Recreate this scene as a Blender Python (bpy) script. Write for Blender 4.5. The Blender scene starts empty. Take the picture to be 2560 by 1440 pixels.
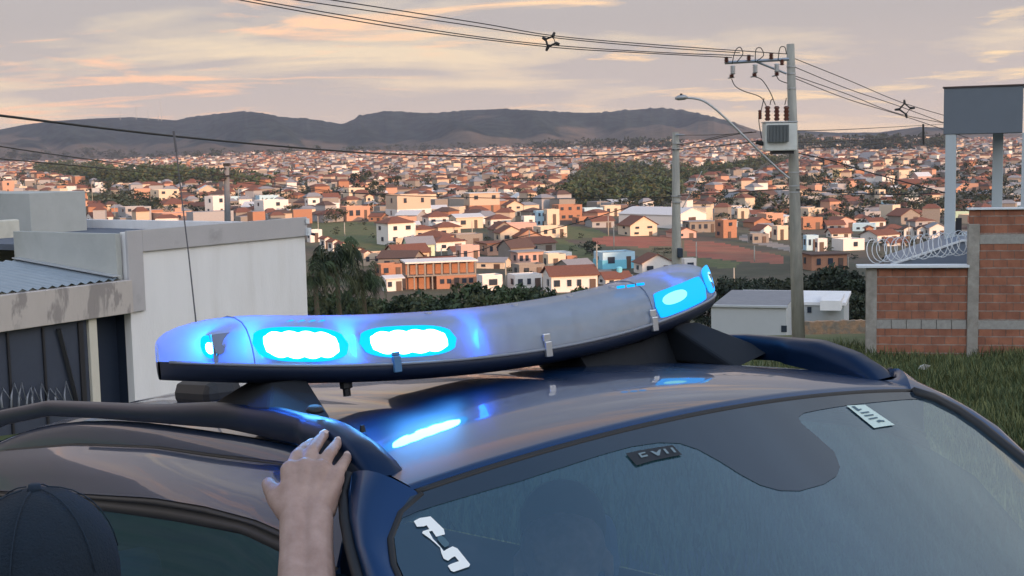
import bpy, bmesh, math, random
import numpy as np
from mathutils import Vector, Matrix, Euler

# ------------------------------------------------------------------ camera
SC = bpy.context.scene
COL = SC.collection
F = 3200.0                      # focal length in pixels of the 2560 px wide photo
CAMZ = 2.05
PITCH = math.radians(5.98)
ROLL = math.radians(1.2)
_f = np.array([0, math.cos(PITCH), -math.sin(PITCH)])
_u0 = np.array([0, math.sin(PITCH), math.cos(PITCH)])
_r0 = np.array([1.0, 0, 0])
_r = math.cos(ROLL) * _r0 - math.sin(ROLL) * _u0
_u = math.cos(ROLL) * _u0 + math.sin(ROLL) * _r0
CAMP = np.array([0, 0, CAMZ])
MCW = np.column_stack([_r, -_u, _f])          # picture axes (right, down, forward) -> world
cam_d = bpy.data.cameras.new('camera')
cam = bpy.data.objects.new('camera', cam_d)
COL.objects.link(cam)
cam_d.sensor_width = 36
cam_d.lens = F / 2560 * 36
cam_d.clip_start = 0.05
cam_d.clip_end = 20000
_m = Matrix([[_r[0], _u[0], -_f[0], CAMP[0]], [_r[1], _u[1], -_f[1], CAMP[1]], [_r[2], _u[2], -_f[2], CAMP[2]], [0, 0, 0, 1]])
cam.matrix_world = _m
SC.camera = cam
SC.view_settings.view_transform = 'Standard'
SC.view_settings.look = 'None'
SC.view_settings.gamma = 1
SC.view_settings.exposure = 0.06

# ------------------------------------------------------------------ sky and sun
EL = math.radians(9.5)
TS = np.array([0.6 * math.cos(EL), -0.8 * math.cos(EL), math.sin(EL)])
world = bpy.data.worlds.new('World')
SC.world = world
world.use_nodes = True
nt = world.node_tree
nt.nodes.clear()


def N(tree, typ, **kw):
    n = tree.nodes.new(typ)
    for k, v in kw.items():
        if k in n.inputs.keys():
            n.inputs[k].default_value = v
        else:
            setattr(n, k, v)
    return n


def ramp(tree, fac, stops):
    r = tree.nodes.new('ShaderNodeValToRGB')
    els = r.color_ramp.elements
    while len(els) < len(stops):
        els.new(0.5)
    for e, (p, c) in zip(els, stops):
        e.position = p
        e.color = (*c, 1) if len(c) == 3 else c
    tree.links.new(fac, r.inputs[0])
    return r.outputs[0]


def mixc(tree, fac, a, b, mode='MIX'):
    m = tree.nodes.new('ShaderNodeMix')
    m.data_type = 'RGBA'
    m.blend_type = mode
    for s, v in ((m.inputs[0], fac), (m.inputs[6], a), (m.inputs[7], b)):
        if hasattr(v, 'is_linked'):
            tree.links.new(v, s)
        elif isinstance(v, (int, float)):
            s.default_value = v
        else:
            s.default_value = (*v, 1)
    return m.outputs[2]


def mathn(tree, op, a, b=None, clamp=False):
    m = tree.nodes.new('ShaderNodeMath')
    m.operation = op
    m.use_clamp = clamp
    for i, v in enumerate((a, b)):
        if v is None:
            continue
        if hasattr(v, 'is_linked'):
            tree.links.new(v, m.inputs[i])
        else:
            m.inputs[i].default_value = v
    return m.outputs[0]


def noise(tree, vec, scale, detail=4, rough=0.55, dist=0.0):
    n = tree.nodes.new('ShaderNodeTexNoise')
    n.inputs['Scale'].default_value = scale
    n.inputs['Detail'].default_value = detail
    n.inputs['Roughness'].default_value = rough
    n.inputs['Distortion'].default_value = dist
    if vec is not None:
        tree.links.new(vec, n.inputs['Vector'])
    return n.outputs['Fac']


def mapping(tree, vec, scale=(1, 1, 1), loc=(0, 0, 0), rot=(0, 0, 0)):
    n = tree.nodes.new('ShaderNodeMapping')
    n.inputs['Scale'].default_value = scale
    n.inputs['Location'].default_value = loc
    n.inputs['Rotation'].default_value = rot
    tree.links.new(vec, n.inputs['Vector'])
    return n.outputs[0]


sky = N(nt, 'ShaderNodeTexSky', sky_type='NISHITA')
sky.sun_disc = False
sky.sun_elevation = EL
sky.sun_rotation = math.atan2(TS[0], TS[1])
sky.air_density = 1.2
sky.dust_density = 2.0
tc = nt.nodes.new('ShaderNodeTexCoord')
gen = tc.outputs['Generated']
sep = nt.nodes.new('ShaderNodeSeparateXYZ')
nt.links.new(gen, sep.inputs[0])
DX, DY, DZ = sep.outputs
skyc = mixc(nt, 1.0, sky.outputs[0], (0.10, 0.10, 0.10), 'MULTIPLY')
# broad banks of cloud, then thin torn streaks, laid out over the directions of the sky
den = mathn(nt, 'ADD', mathn(nt, 'MAXIMUM', DZ, 0.0), 0.11)
cmb = nt.nodes.new('ShaderNodeCombineXYZ')
nt.links.new(mathn(nt, 'DIVIDE', DX, den), cmb.inputs[0])
nt.links.new(mathn(nt, 'DIVIDE', DY, den), cmb.inputs[1])
plane = cmb.outputs[0]
v1 = mapping(nt, plane, (.62, .95, 1), (3.1, 0.4, 1.35), (0, 0, 0.25))
n1 = noise(nt, v1, 1.0, 4, 0.52, 0.5)
v2 = mapping(nt, plane, (2.6, 3.6, 1), (0.2, 7.0, 2.0), (0, 0, 0.3))
n2 = noise(nt, v2, 1.0, 5, 0.62, 0.5)
bank = mathn(nt, 'ADD', mathn(nt, 'MULTIPLY', n1, 0.84), mathn(nt, 'MULTIPLY', n2, 0.16))
el_low = ramp(nt, DZ, [(0.0, (1.06, .74, .50)), (0.045, (1.06, .80, .55)), (0.10, (1.0, .80, .56)), (0.22, (.84, .80, .76)), (0.48, (.84, .90, .92)), (0.72, (.46, .60, .80)), (0.93, (.17, .27, .44))])
cl_dark = ramp(nt, DZ, [(0.0, (.94, .70, .54)), (0.04, (.70, .575, .51)), (0.10, (.55, .485, .47)), (0.22, (.52, .50, .52)), (0.48, (.60, .64, .68)), (0.72, (.38, .46, .60)), (0.93, (.15, .23, .38))])
m_dark = ramp(nt, bank, [(0.385, (0, 0, 0)), (0.51, (1, 1, 1))])
base = mixc(nt, m_dark, el_low, cl_dark)
v3 = mapping(nt, plane, (1.05, 1.9, 1), (5.0, 2.2, 0.6), (0, 0, .35))
n3 = noise(nt, v3, 1.0, 7, 0.6, 0.6)
warm = ramp(nt, n3, [(0.555, (0, 0, 0)), (0.66, (0.9, 0.9, 0.9))])
rightness = mathn(nt, 'MULTIPLY', mathn(nt, 'ADD', DX, 0.25, True), 1.8, True)
warmc = mixc(nt, rightness, (1.30, 0.74, 0.44), (1.30, .92, .50))
base = mixc(nt, warm, base, warmc)
base = mixc(nt, 0.92, skyc, base)
# the side of the sky the sun stands on is brighter
dt = nt.nodes.new('ShaderNodeVectorMath')
dt.operation = 'DOT_PRODUCT'
nt.links.new(gen, dt.inputs[0])
dt.inputs[1].default_value = (float(TS[0]), float(TS[1]), 0.55)
gl = mathn(nt, 'MAXIMUM', dt.outputs['Value'], 0.0)
gl = mathn(nt, 'MULTIPLY', gl, 1.7)
gl = mathn(nt, 'ADD', gl, 1.0)
bg = nt.nodes.new('ShaderNodeBackground')
nt.links.new(base, bg.inputs[0])
nt.links.new(gl, bg.inputs[1])
wo = nt.nodes.new('ShaderNodeOutputWorld')
nt.links.new(bg.outputs[0], wo.inputs[0])

sun_d = bpy.data.lights.new('sun', 'SUN')
sun_d.energy = 5.0
sun_d.angle = math.radians(0.6)
sun_d.color = (1.0, 0.55, 0.29)
sun = bpy.data.objects.new('sun', sun_d)
COL.objects.link(sun)
sun.rotation_euler = Vector(TS).to_track_quat('Z', 'Y').to_euler()
sun.location = (60, -80, 60)

rnd = random.Random(7)
rng = np.random.default_rng(11)

# ------------------------------------------------------------------ helpers


def W(px, py, d):
    """Point at forward distance d (metres along the ground) in the direction the photo shows at (px, py)."""
    v = MCW @ np.array([(px - 1280) / F, (py - 720) / F, 1.0])
    return CAMP + v * (d / v[1])


def Wc(px, py, depth):
    v = MCW @ np.array([(px - 1280) / F, (py - 720) / F, 1.0])
    return CAMP + v * depth


def P(w):
    q = MCW.T @ (np.asarray(w, float) - CAMP)
    return 1280 + F * q[0] / q[2], 720 + F * q[1] / q[2]


GD = np.array([-400, -260, -150, -110, -60, -15, -4, 0, 4, 8, 15, 22, 30, 40, 60, 100, 150, 200, 260, 330, 420, 520, 650, 900, 1300, 1900, 2600, 2900, 3300, 9000.])
GZ = np.array([26, 30, 31, 29, 13, 1.6, .35, 0, -.38, -1.0, -1.9, -2.6, -2.95, -3.8, -8.2, -13, -17.5, -21, -23.5, -24, -23.6, -22, -19, -15.5, -11, -3, 8, 10, 12, 14.])


def ground_z(x, y):
    x = np.asarray(x, float)
    y = np.asarray(y, float)
    wb = np.clip((10 - y) / 60, 0, 1)            # unseen ridge behind the camera, shaped to keep the foreground in shade
    s = y * (1 - wb) + np.minimum(y, -.6 * x + .8 * y) * wb
    z = np.interp(s, GD, GZ)
    w = np.clip(1 - (np.abs(y - 3) - 5) / 9, 0, 1)
    z = z - 0.087 * 5 * np.tanh(x / 5) * w * np.clip(1 - (np.abs(x) - 5) / 10, 0, 1)
    z = z + 46 * np.exp(-((x - 185) / 32) ** 2 - ((y - 100) / 55) ** 2)  # unseen hill added at right to put the lower houses in shade
    far = np.clip((y - 90) / 400, 0, 1)
    z = z + far * (2.2 * np.sin(x / 95 + y / 210) + 1.3 * np.sin(x / 41 - y / 77 + 1.3))
    far2 = np.clip((y - 900) / 1500, 0, 1)
    return z + far2 * (6 * np.sin(x / 420 + .8) + 4 * np.sin(x / 170 + y / 500))


def hitg(px, py, dmin=12, dmax=3200):
    v = MCW @ np.array([(px - 1280) / F, (py - 720) / F, 1.0])
    v = v / v[1]
    d = dmin * (dmax / dmin) ** np.linspace(0, 1, 900)
    zz = CAMP[2] + v[2] * d - ground_z(v[0] * d, d)
    i = np.argmax(zz < 0)
    if zz[i] >= 0:
        i = len(d) - 1
    return CAMP + v * d[i]


def setp(o, label=None, cat=None, group=None, kind=None):
    if label:
        o['label'] = label
    if cat:
        o['category'] = cat
    if group:
        o['group'] = group
    if kind:
        o['kind'] = kind
    return o


def empty(name, loc, rz=0, label=None, cat=None, group=None):
    o = bpy.data.objects.new(name, None)
    COL.objects.link(o)
    o.empty_display_size = 0.2
    o.location = loc
    o.rotation_euler = (0, 0, rz)
    return setp(o, label, cat, group)


def meshobj(name, verts, faces, mats, parent=None, smooth=False, mi=None):
    me = bpy.data.meshes.new(name)
    me.from_pydata([tuple(map(float, v)) for v in verts], [], [tuple(f) for f in faces])
    if not isinstance(mats, (list, tuple)):
        mats = [mats]
    for m in mats:
        me.materials.append(m)
    if mi is not None:
        me.polygons.foreach_set('material_index', np.asarray(mi, dtype=np.int32))
    if smooth:
        me.polygons.foreach_set('use_smooth', [True] * len(me.polygons))
    me.update()
    o = bpy.data.objects.new(name, me)
    COL.objects.link(o)
    if parent is not None:
        o.parent = parent
    return o


def npmesh(name, V, Fq, mats, mi=None, parent=None, smooth=False):
    """fast mesh from numpy arrays, faces all with the same number of corners"""
    V = np.asarray(V, dtype=np.float32)
    Fq = np.asarray(Fq, dtype=np.int32)
    k = Fq.shape[1]
    me = bpy.data.meshes.new(name)
    me.vertices.add(len(V))
    me.vertices.foreach_set('co', V.ravel())
    me.loops.add(Fq.size)
    me.loops.foreach_set('vertex_index', Fq.ravel())
    me.polygons.add(len(Fq))
    me.polygons.foreach_set('loop_start', np.arange(0, Fq.size, k, dtype=np.int32))
    for m in mats:
        me.materials.append(m)
    if mi is not None:
        me.polygons.foreach_set('material_index', np.asarray(mi, dtype=np.int32))
    me.update(calc_edges=True)
    me.polygons.foreach_set('use_smooth', [bool(smooth)] * len(Fq))
    o = bpy.data.objects.new(name, me)
    COL.objects.link(o)
    if parent is not None:
        o.parent = parent
    return o


class MB:
    def __init__(self):
        self.v, self.f, self.m = [], [], []

    def add(self, vs, fs, mi=0):
        b = len(self.v)
        self.v += [tuple(map(float, v)) for v in vs]
        self.f += [tuple(b + i for i in f) for f in fs]
        self.m += [mi] * len(fs)
        return self

    def box(self, x0, x1, y0, y1, z0, z1, mi=0, mat=None):
        vs = [(x0, y0, z0), (x1, y0, z0), (x1, y1, z0), (x0, y1, z0), (x0, y0, z1), (x1, y0, z1), (x1, y1, z1), (x0, y1, z1)]
        if mat is not None:
            vs = [tuple(mat @ Vector(v)) for v in vs]
        return self.add(vs, [(0, 3, 2, 1), (4, 5, 6, 7), (0, 1, 5, 4), (1, 2, 6, 5), (2, 3, 7, 6), (3, 0, 4, 7)], mi)

    def tube(self, pts, r, n=8, mi=0, cap=True):
        pts = [Vector(p) for p in pts]
        rs = r if isinstance(r, (list, tuple)) else [r] * len(pts)
        vs, fs = [], []
        prev = None
        for i, p in enumerate(pts):
            t = (pts[min(i + 1, len(pts) - 1)] - pts[max(i - 1, 0)])
            if t.length < 1e-9:
                t = Vector((0, 0, 1))
            t.normalize()
            if prev is None:
                a = Vector((0, 0, 1)) if abs(t.z) < 0.9 else Vector((1, 0, 0))
            else:
                a = prev
            u = (a - t * a.dot(t)).normalized()
            prev = u
            w = t.cross(u)
            for k in range(n):
                an = 2 * math.pi * k / n
                vs.append(p + (u * math.cos(an) + w * math.sin(an)) * rs[i])
        for i in range(len(pts) - 1):
            for k in range(n):
                a, b = i * n + k, i * n + (k + 1) % n
                fs.append((a, b, b + n, a + n))
        if cap:
            fs.append(tuple(reversed(range(n))))
            fs.append(tuple(range((len(pts) - 1) * n, len(pts) * n)))
        return self.add(vs, fs, mi)

    def prism(self, poly, ax, a0, a1, mi=0):
        """poly of 2-D points extruded along axis ax (0,1,2)"""
        n = len(poly)

        def pt(q, a):
            if ax == 0:
                return (a, q[0], q[1])
            if ax == 1:
                return (q[0], a, q[1])
            return (q[0], q[1], a)
        vs = [pt(q, a0) for q in poly] + [pt(q, a1) for q in poly]
        fs = [tuple(range(n)), tuple(reversed(range(n, 2 * n)))] + [(i, i + n, (i + 1) % n + n, (i + 1) % n) for i in range(n)]
        return self.add(vs, fs, mi)

    def obj(self, name, mats, parent=None, smooth=False, bevel=0):
        o = meshobj(name, self.v, self.f, mats, parent, smooth, self.m)
        bm = bmesh.new()
        bm.from_mesh(o.data)
        bmesh.ops.recalc_face_normals(bm, faces=bm.faces)
        bm.to_mesh(o.data)
        bm.free()
        if bevel:
            b = o.modifiers.new('bevel', 'BEVEL')
            b.width = bevel
            b.segments = 2
            b.limit_method = 'ANGLE'
        return o


def smooth_by_angle(o, deg=35):
    me = o.data
    me.polygons.foreach_set('use_smooth', [True] * len(me.polygons))
    bm = bmesh.new()
    bm.from_mesh(me)
    for e in bm.edges:
        if len(e.link_faces) == 2 and e.calc_face_angle(0) > math.radians(deg):
            e.smooth = False
    bm.to_mesh(me)
    bm.free()


# ------------------------------------------------------------------ materials
MATS = {}


def mat(name, col, rough=0.8, var=0.0, vscale=3.0, bump=0.0, bscale=20.0, metal=0.0, spec=0.5, col2=None, thr=(0.4, 0.65), coat=0.0, coord='Object', stretch=(1, 1, 1), **kw):
    if name in MATS:
        return MATS[name]
    m = bpy.data.materials.new(name)
    m.use_nodes = True
    t = m.node_tree
    b = t.nodes['Principled BSDF']
    b.inputs['Roughness'].default_value = rough
    b.inputs['Metallic'].default_value = metal
    b.inputs['Specular IOR Level'].default_value = spec
    if coat:
        b.inputs['Coat Weight'].default_value = coat
        b.inputs['Coat Roughness'].default_value = kw.get('coat_rough', 0.04)
    b.inputs['Base Color'].default_value = (*col, 1)
    tcn = t.nodes.new('ShaderNodeTexCoord')
    vec = tcn.outputs[coord]
    if stretch != (1, 1, 1):
        vec = mapping(t, vec, stretch)
    c = None
    if col2 is not None:
        nn = noise(t, vec, vscale, 5, 0.6, 0.3)
        f = ramp(t, nn, [(thr[0], (0, 0, 0)), (thr[1], (1, 1, 1))])
        c = mixc(t, f, col, col2)
    if var:
        nn = noise(t, vec, vscale * 2.3, 5, 0.65)
        f = ramp(t, nn, [(0.25, (1 - var,) * 3), (0.75, (1 + var * 0.6,) * 3)])
        c = mixc(t, 1.0, c if c is not None else col, f, 'MULTIPLY')
    if c is not None:
        t.links.new(c, b.inputs['Base Color'])
    if bump:
        nn = noise(t, vec, bscale, 4, 0.6)
        bp = t.nodes.new('ShaderNodeBump')
        bp.inputs['Strength'].default_value = bump
        bp.inputs['Distance'].default_value = kw.get('bdist', 0.02)
        t.links.new(nn, bp.inputs['Height'])
        t.links.new(bp.outputs[0], b.inputs['Normal'])
    MATS[name] = m
    return m


def emat(name, col, s):
    m = bpy.data.materials.new(name)
    m.use_nodes = True
    t = m.node_tree
    b = t.nodes['Principled BSDF']
    b.inputs['Base Color'].default_value = (0.0, 0.02, 0.06, 1)
    b.inputs['Roughness'].default_value = .4
    b.inputs['Specular IOR Level'].default_value = .1
    b.inputs['Emission Color'].default_value = (*col, 1)
    b.inputs['Emission Strength'].default_value = s
    return m

M_wall = {
    'white': mat('white_paint', (.70, .68, .67), .85, .06, 1.5),
    'cream': mat('cream_paint', (.62, .52, .41), .85, .06, 1.5),
    'beige': mat('beige_paint', (.52, .41, .32), .85, .06, 1.5),
    'salmon': mat('salmon_paint', (.50, .29, .21), .85, .07, 1.5),
    'brick': mat('bare_clay_block', (.38, .19, .12), .9, .22, 2.5),
    'grey': mat('grey_render', (.34, .34, .36), .9, .10, 1.5),
    'blue': mat('pale_blue_paint', (.40, .60, .74), .8, .05, 1.5),
    'sky': mat('turquoise_paint', (.16, .50, .66), .8, .05, 1.5),
    'yellow': mat('yellow_paint', (.78, .60, .30), .8, .05, 1.5),
    'green': mat('pale_green_paint', (.50, .66, .50), .8, .05, 1.5),
    'raw': mat('raw_cement', (.26, .235, .215), .95, .18, 1.5),
    'pink': mat('pink_paint', (.54, .36, .32), .85, .07, 1.5),
}
M_roof = {
    'red': mat('terracotta_tile', (.17, .068, .046), .9, .25, 1.2),
    'brown': mat('weathered_tile', (.10, .06, .05), .9, .25, 1.2),
    'grey': mat('fibre_cement_sheet', (.24, .24, .26), .85, .18, 1.2),
    'pale': mat('galvanised_sheet', (.55, .57, .60), .5, .10, 1.2),
}
M_win = mat('dark_window_glass', (.03, .04, .06), .15)
M_door = mat('dark_door', (.08, .05, .04), .6)
M_conc = mat('pole_concrete', (.36, .35, .31), .92, .22, 3.0, .3, 30, col2=(.22, .22, .20), thr=(.45, .75), stretch=(1, 1, .18))
M_cable = mat('cable_black', (.018, .018, .02), .6)
M_steel = mat('galvanised_steel', (.42, .44, .46), .45, .1, 4, metal=.6)
M_porc = mat('brown_porcelain', (.10, .03, .02), .25)
M_bark = mat('bark', (.10, .075, .05), .95, .3, 8, .5, 25)
M_leafs = [mat('leaf_dark', (.022, .040, .018), .7, .3, 6), mat('leaf_mid', (.045, .075, .028), .7, .3, 6), mat('leaf_olive', (.075, .085, .035), .75, .3, 6)]
M_leafd = [mat('leaf_deep', (.012, .022, .012), .75, .3, 6), mat('leaf_deep_mid', (.022, .038, .018), .75, .3, 6), mat('leaf_dull', (.04, .048, .024), .8, .3, 6)]

# ------------------------------------------------------------------ ground
PG = {}


def inpoly(px, py, poly):
    px = np.asarray(px, float)
    py = np.asarray(py, float)
    r = np.zeros(px.shape, bool)
    n = len(poly)
    j = n - 1
    for i in range(n):
        xi, yi = poly[i]
        xj, yj = poly[j]
        c = ((yi > py) != (yj > py)) & (px < (xj - xi) * (py - yi) / (yj - yi + 1e-12) + xi)
        r ^= c
        j = i
    return r


def Pn(V):
    q = (V - CAMP) @ MCW
    z = np.maximum(q[:, 2], 1e-3)
    return 1280 + F * q[:, 0] / z, 720 + F * q[:, 1] / z, q[:, 2]


WOODS = [
    [(1395, 500), (1440, 450), (1475, 422), (1560, 414), (1690, 430), (1800, 425), (1880, 404), (1960, 392), (1985, 402), (1930, 425), (1850, 432), (1770, 450), (1710, 470), (1700, 505), (1560, 525), (1420, 512)],
    [(80, 415), (180, 412), (300, 430), (430, 438), (550, 455), (430, 470), (300, 468), (200, 455), (150, 440), (90, 440)],
    [(540, 452), (620, 450), (700, 470), (560, 480)],
]
FIELD_GREEN = [[(200, 485), (330, 485), (360, 500), (350, 520), (210, 520)], [(770, 555), (940, 555), (990, 640), (900, 640), (780, 600)], [(1400, 560), (1500, 575), (1520, 590), (1420, 600)], [(1700, 640), (1850, 655), (1830, 672), (1700, 665)], [(1330, 585), (1420, 600), (1500, 640), (1430, 665), (1380, 640)]]
FIELD_BROWN = [[(1690, 440), (1760, 415), (1960, 388), (2010, 400), (1880, 430), (1760, 452)], [(1560, 600), (1720, 600), (1720, 650), (1580, 640)]]
EARTH_RED = [[(1480, 594), (1560, 590), (1700, 590), (1700, 615), (1600, 618), (1490, 612)], [(1705, 600), (1800, 606), (1960, 640), (1960, 660), (1860, 655), (1710, 640)]]
ROAD = [[(1440, 640), (1520, 672), (1600, 690), (1590, 700), (1500, 690), (1430, 662)], [(1860, 585), (2010, 622), (2010, 634), (1850, 600)]]
SCRUB = [[(1560, 655), (1990, 640), (2170, 660), (2170, 760), (1560, 760)]]


def build_ground():
    dn = np.array([-400, -300, -220, -160, -130, -110, -90, -70, -50, -35, -22, -14, -8, -4, -1, 2, 5, 8, 11, 14, 17, 20])
    az_all = np.concatenate([np.linspace(-70, -26, 10)[:-1], np.arange(-26, 26.01, 0.12), np.linspace(26, 70, 10)[1:]])
    # near and behind: a plain grid; ahead: rows that spread out with distance
    xs = np.concatenate([np.linspace(-420, -40, 22)[:-1], np.linspace(-40, 40, 61), np.linspace(40, 420, 22)[1:]])
    V, Fq = [], []
    X, Y = np.meshgrid(xs, dn)
    Z = ground_z(X, Y)
    V.append(np.stack([X, Y, Z], -1).reshape(-1, 3))
    r, c = X.shape
    idx = np.arange(r * c).reshape(r, c)
    Fq.append(np.stack([idx[:-1, :-1], idx[:-1, 1:], idx[1:, 1:], idx[1:, :-1]], -1).reshape(-1, 4))
    d2 = 20 * (3400 / 20) ** np.linspace(0, 1, 330)
    t = np.tan(np.radians(az_all))
    D, T = np.meshgrid(d2, t, indexing='ij')
    X2 = D * T
    X2 = np.where(D < 60, X2 * (1 + (60 - D) / 12 * (np.abs(T) > .5)), X2)
    Z2 = ground_z(X2, D)
    b = len(V[0])
    V.append(np.stack([X2, D, Z2], -1).reshape(-1, 3))
    r, c = X2.shape
    idx = b + np.arange(r * c).reshape(r, c)
    Fq.append(np.stack([idx[:-1, :-1], idx[:-1, 1:], idx[1:, 1:], idx[1:, :-1]], -1).reshape(-1, 4))
    V = np.concatenate(V)
    Fq = np.concatenate(Fq)
    cen = V[Fq].mean(1)
    px, py, dz = Pn(cen)
    mi = np.zeros(len(Fq), int)
    far = cen[:, 1] > 90
    for polys, k in ((SCRUB, 5), (FIELD_GREEN, 1), (FIELD_BROWN, 2), (WOODS, 5), (EARTH_RED, 3), (ROAD, 4)):
        for poly in polys:
            mi[inpoly(px + 6 * np.sin(cen[:, 0] / 9), py, poly) & far & (dz > 0)] = k
    mi[(cen[:, 1] < 60)] = 1
    mi[cen[:, 1] < 10] = 7
    mi[(cen[:, 1] < 7.0) & (cen[:, 1] > -9)] = 6
    mats = [mat('town_ground', (.085, .062, .048), .95, .3, .05, col2=(.07, .075, .04), thr=(.42, .6)),
            mat('meadow', (.075, .10, .032), .95, .35, .25, .6, 2.0, col2=(.12, .115, .05), thr=(.4, .7)),
            mat('dry_slope', (.13, .105, .055), .95, .3, .03),
            mat('red_earth', (.30, .085, .055), .95, .3, .06, col2=(.20, .10, .06), thr=(.45, .7)),
            mat('dirt_road', (.25, .22, .20), .95, .2, .1),
            mat('scrub_ground', (.050, .052, .030), .95, .4, .08, col2=(.10, .075, .05), thr=(.5, .75)),
            mat('asphalt', (.075, .078, .085), .9, .2, 2),
            mat('bare_verge', (.060, .058, .055), .95, .3, .3, col2=(.075, .07, .06))]
    o = npmesh('ground', V, Fq, mats, mi, smooth=True)
    setp(o, 'sloping ground of grass, earth and scrub running down to the town', kind='structure')
    return o


build_ground()

# ------------------------------------------------------------------ hills behind the town
RIDGE = [(-700, 352), (-300, 340), (-100, 332), (0, 324), (60, 312), (130, 303), (240, 296), (330, 293), (440, 301), (470, 294), (520, 288), (600, 279), (650, 284), (700, 293), (760, 297), (800, 303), (850, 310), (862, 309), (900, 291), (960, 278), (1080, 284), (1160, 277), (1240, 273), (1330, 276), (1400, 281), (1500, 283), (1560, 276), (1650, 271), (1710, 277), (1770, 290), (1830, 306), (1900, 328), (1950, 334), (2000, 327), (2100, 332), (2200, 331), (2300, 317), (2370, 320), (2450, 327), (2560, 334), (2900, 345), (3400, 350)]


def build_hills():
    azp = np.linspace(-900, 3500, 900)
    ry = np.interp(azp, [a for a, b in RIDGE], [b for a, b in RIDGE])
    rs = np.random.default_rng(5)
    jag = rs.normal(0, 1, 900)
    forest = ((azp > 450) & (azp < 1850)).astype(float)
    ry = ry - np.abs(np.convolve(jag, [.3, .5, .3], 'same')) * (0.4 + 1.9 * forest)
    ts = np.concatenate([np.linspace(0, 1, 70), [1.012, 1.03]])
    D0, D1 = 3300., 4900.
    V = []
    for j, x in enumerate(azp):
        v = MCW @ np.array([(x - 1280) / F, (ry[j] - 720) / F, 1.0])
        v = v / v[1]
        for t in ts:
            d = D0 + (D1 - D0) * t
            ztop = CAMZ + v[2] * D1
            zb = ground_z(v[0] * D0, 3300.) - 2
            if t <= 1:
                s = t ** 1.5 * .55 + t * t * (3 - 2 * t) * .45
                g = math.sin(math.pi * t)
                gully = 30 * g * (math.sin(x / 37 + 5 * t) * .5 + math.sin(x / 91 + 2.1 - 3 * t) * .8 + math.sin(x / 17.0 + 9 * t) * .22)
                z = zb + (ztop - zb) * s + gully * min(1, max(0.25, (ztop - zb) / 150))
                z = min(z, CAMZ + (v[2] - 0.0004) * d) if t < .97 else zb + (ztop - zb) * s
            else:
                z = ztop - (t - 1) * 170
            V.append((v[0] * d, d, z))
    n = len(ts)
    idx = np.arange(len(azp) * n).reshape(len(azp), n)
    Fq = np.stack([idx[:-1, :-1], idx[1:, :-1], idx[1:, 1:], idx[:-1, 1:]], -1).reshape(-1, 4)
    V = np.array(V)
    m = bpy.data.materials.new('hill_cover')
    m.use_nodes = True
    t = m.node_tree
    b = t.nodes['Principled BSDF']
    b.inputs['Roughness'].default_value = 1
    b.inputs['Specular IOR Level'].default_value = 0
    tcn = t.nodes.new('ShaderNodeTexCoord')
    vv = mapping(t, tcn.outputs['Object'], (.0022, .0016, .006))
    big = noise(t, vv, 1.0, 4, .5, .4)
    sepn = t.nodes.new('ShaderNodeSeparateXYZ')
    t.links.new(tcn.outputs['Object'], sepn.inputs[0])
    hz = mathn(t, 'MULTIPLY', sepn.outputs[2], 1 / 260.0)
    xx = mathn(t, 'MULTIPLY', mathn(t, 'ADD', sepn.outputs[0], 1500.0), 1 / 5200.0, True)
    f = mathn(t, 'ADD', big, mathn(t, 'MULTIPLY', hz, .9))
    f = mathn(t, 'ADD', f, mathn(t, 'MULTIPLY', xx, .05))
    fm = ramp(t, f, [(.74, (0, 0, 0)), (.80, (1, 1, 1))])
    fine = noise(t, mapping(t, tcn.outputs['Object'], (.02, .012, .05)), 1.0, 5, .65)
    grass = ramp(t, fine, [(.3, (.065, .058, .045)), (.7, (.135, .105, .08))])
    wood = ramp(t, fine, [(.40, (.004, .012, .014)), (.62, (.030, .045, .040))])
    c = mixc(t, fm, grass, wood)
    t.links.new(c, b.inputs['Base Color'])
    o = npmesh('hills', V, Fq, [m], None, smooth=True)
    setp(o, 'long range of wooded and grassy hills behind the town', kind='structure')


build_hills()

# ------------------------------------------------------------------ foliage


def crown_arrays(seed, rx, ry_, rz, clumps, leaves, size, spread=.34, droop=0.0, flat=1.0):
    r = np.random.default_rng(seed)
    u = r.normal(size=(clumps, 3))
    u /= np.linalg.norm(u, axis=1)[:, None]
    rad = r.uniform(.35, 1.0, clumps) ** .6
    cc = u * rad[:, None] * np.array([rx, ry_, rz])
    cc[:, 2] *= flat
    n = clumps * leaves
    o = r.normal(size=(n, 3))
    o /= np.linalg.norm(o, axis=1)[:, None]
    o *= (r.uniform(.2, 1, n) ** .5)[:, None] * spread * np.repeat(r.uniform(.6, 1.25, clumps), leaves)[:, None] * np.array([rx, ry_, rz * .8])
    c = np.repeat(cc, leaves, 0) + o
    a = r.normal(size=(n, 3))
    a[:, 2] -= droop
    a /= np.linalg.norm(a, axis=1)[:, None]
    b = np.cross(a, r.normal(size=(n, 3)))
    b /= np.linalg.norm(b, axis=1)[:, None]
    s = size * r.uniform(.6, 1.4, n)[:, None]
    V = np.stack([c - a * s, c + b * s * .45, c + a * s, c - b * s * .45], 1).reshape(-1, 3)
    Fq = np.arange(4 * n).reshape(n, 4)
    mi = np.repeat(r.choice(3, clumps, p=[.45, .37, .18]), leaves)
    flip = r.uniform(size=n) < .2
    mi[flip] = r.choice(3, flip.sum())
    return V, Fq, mi


CROWN_ME = {}


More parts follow.
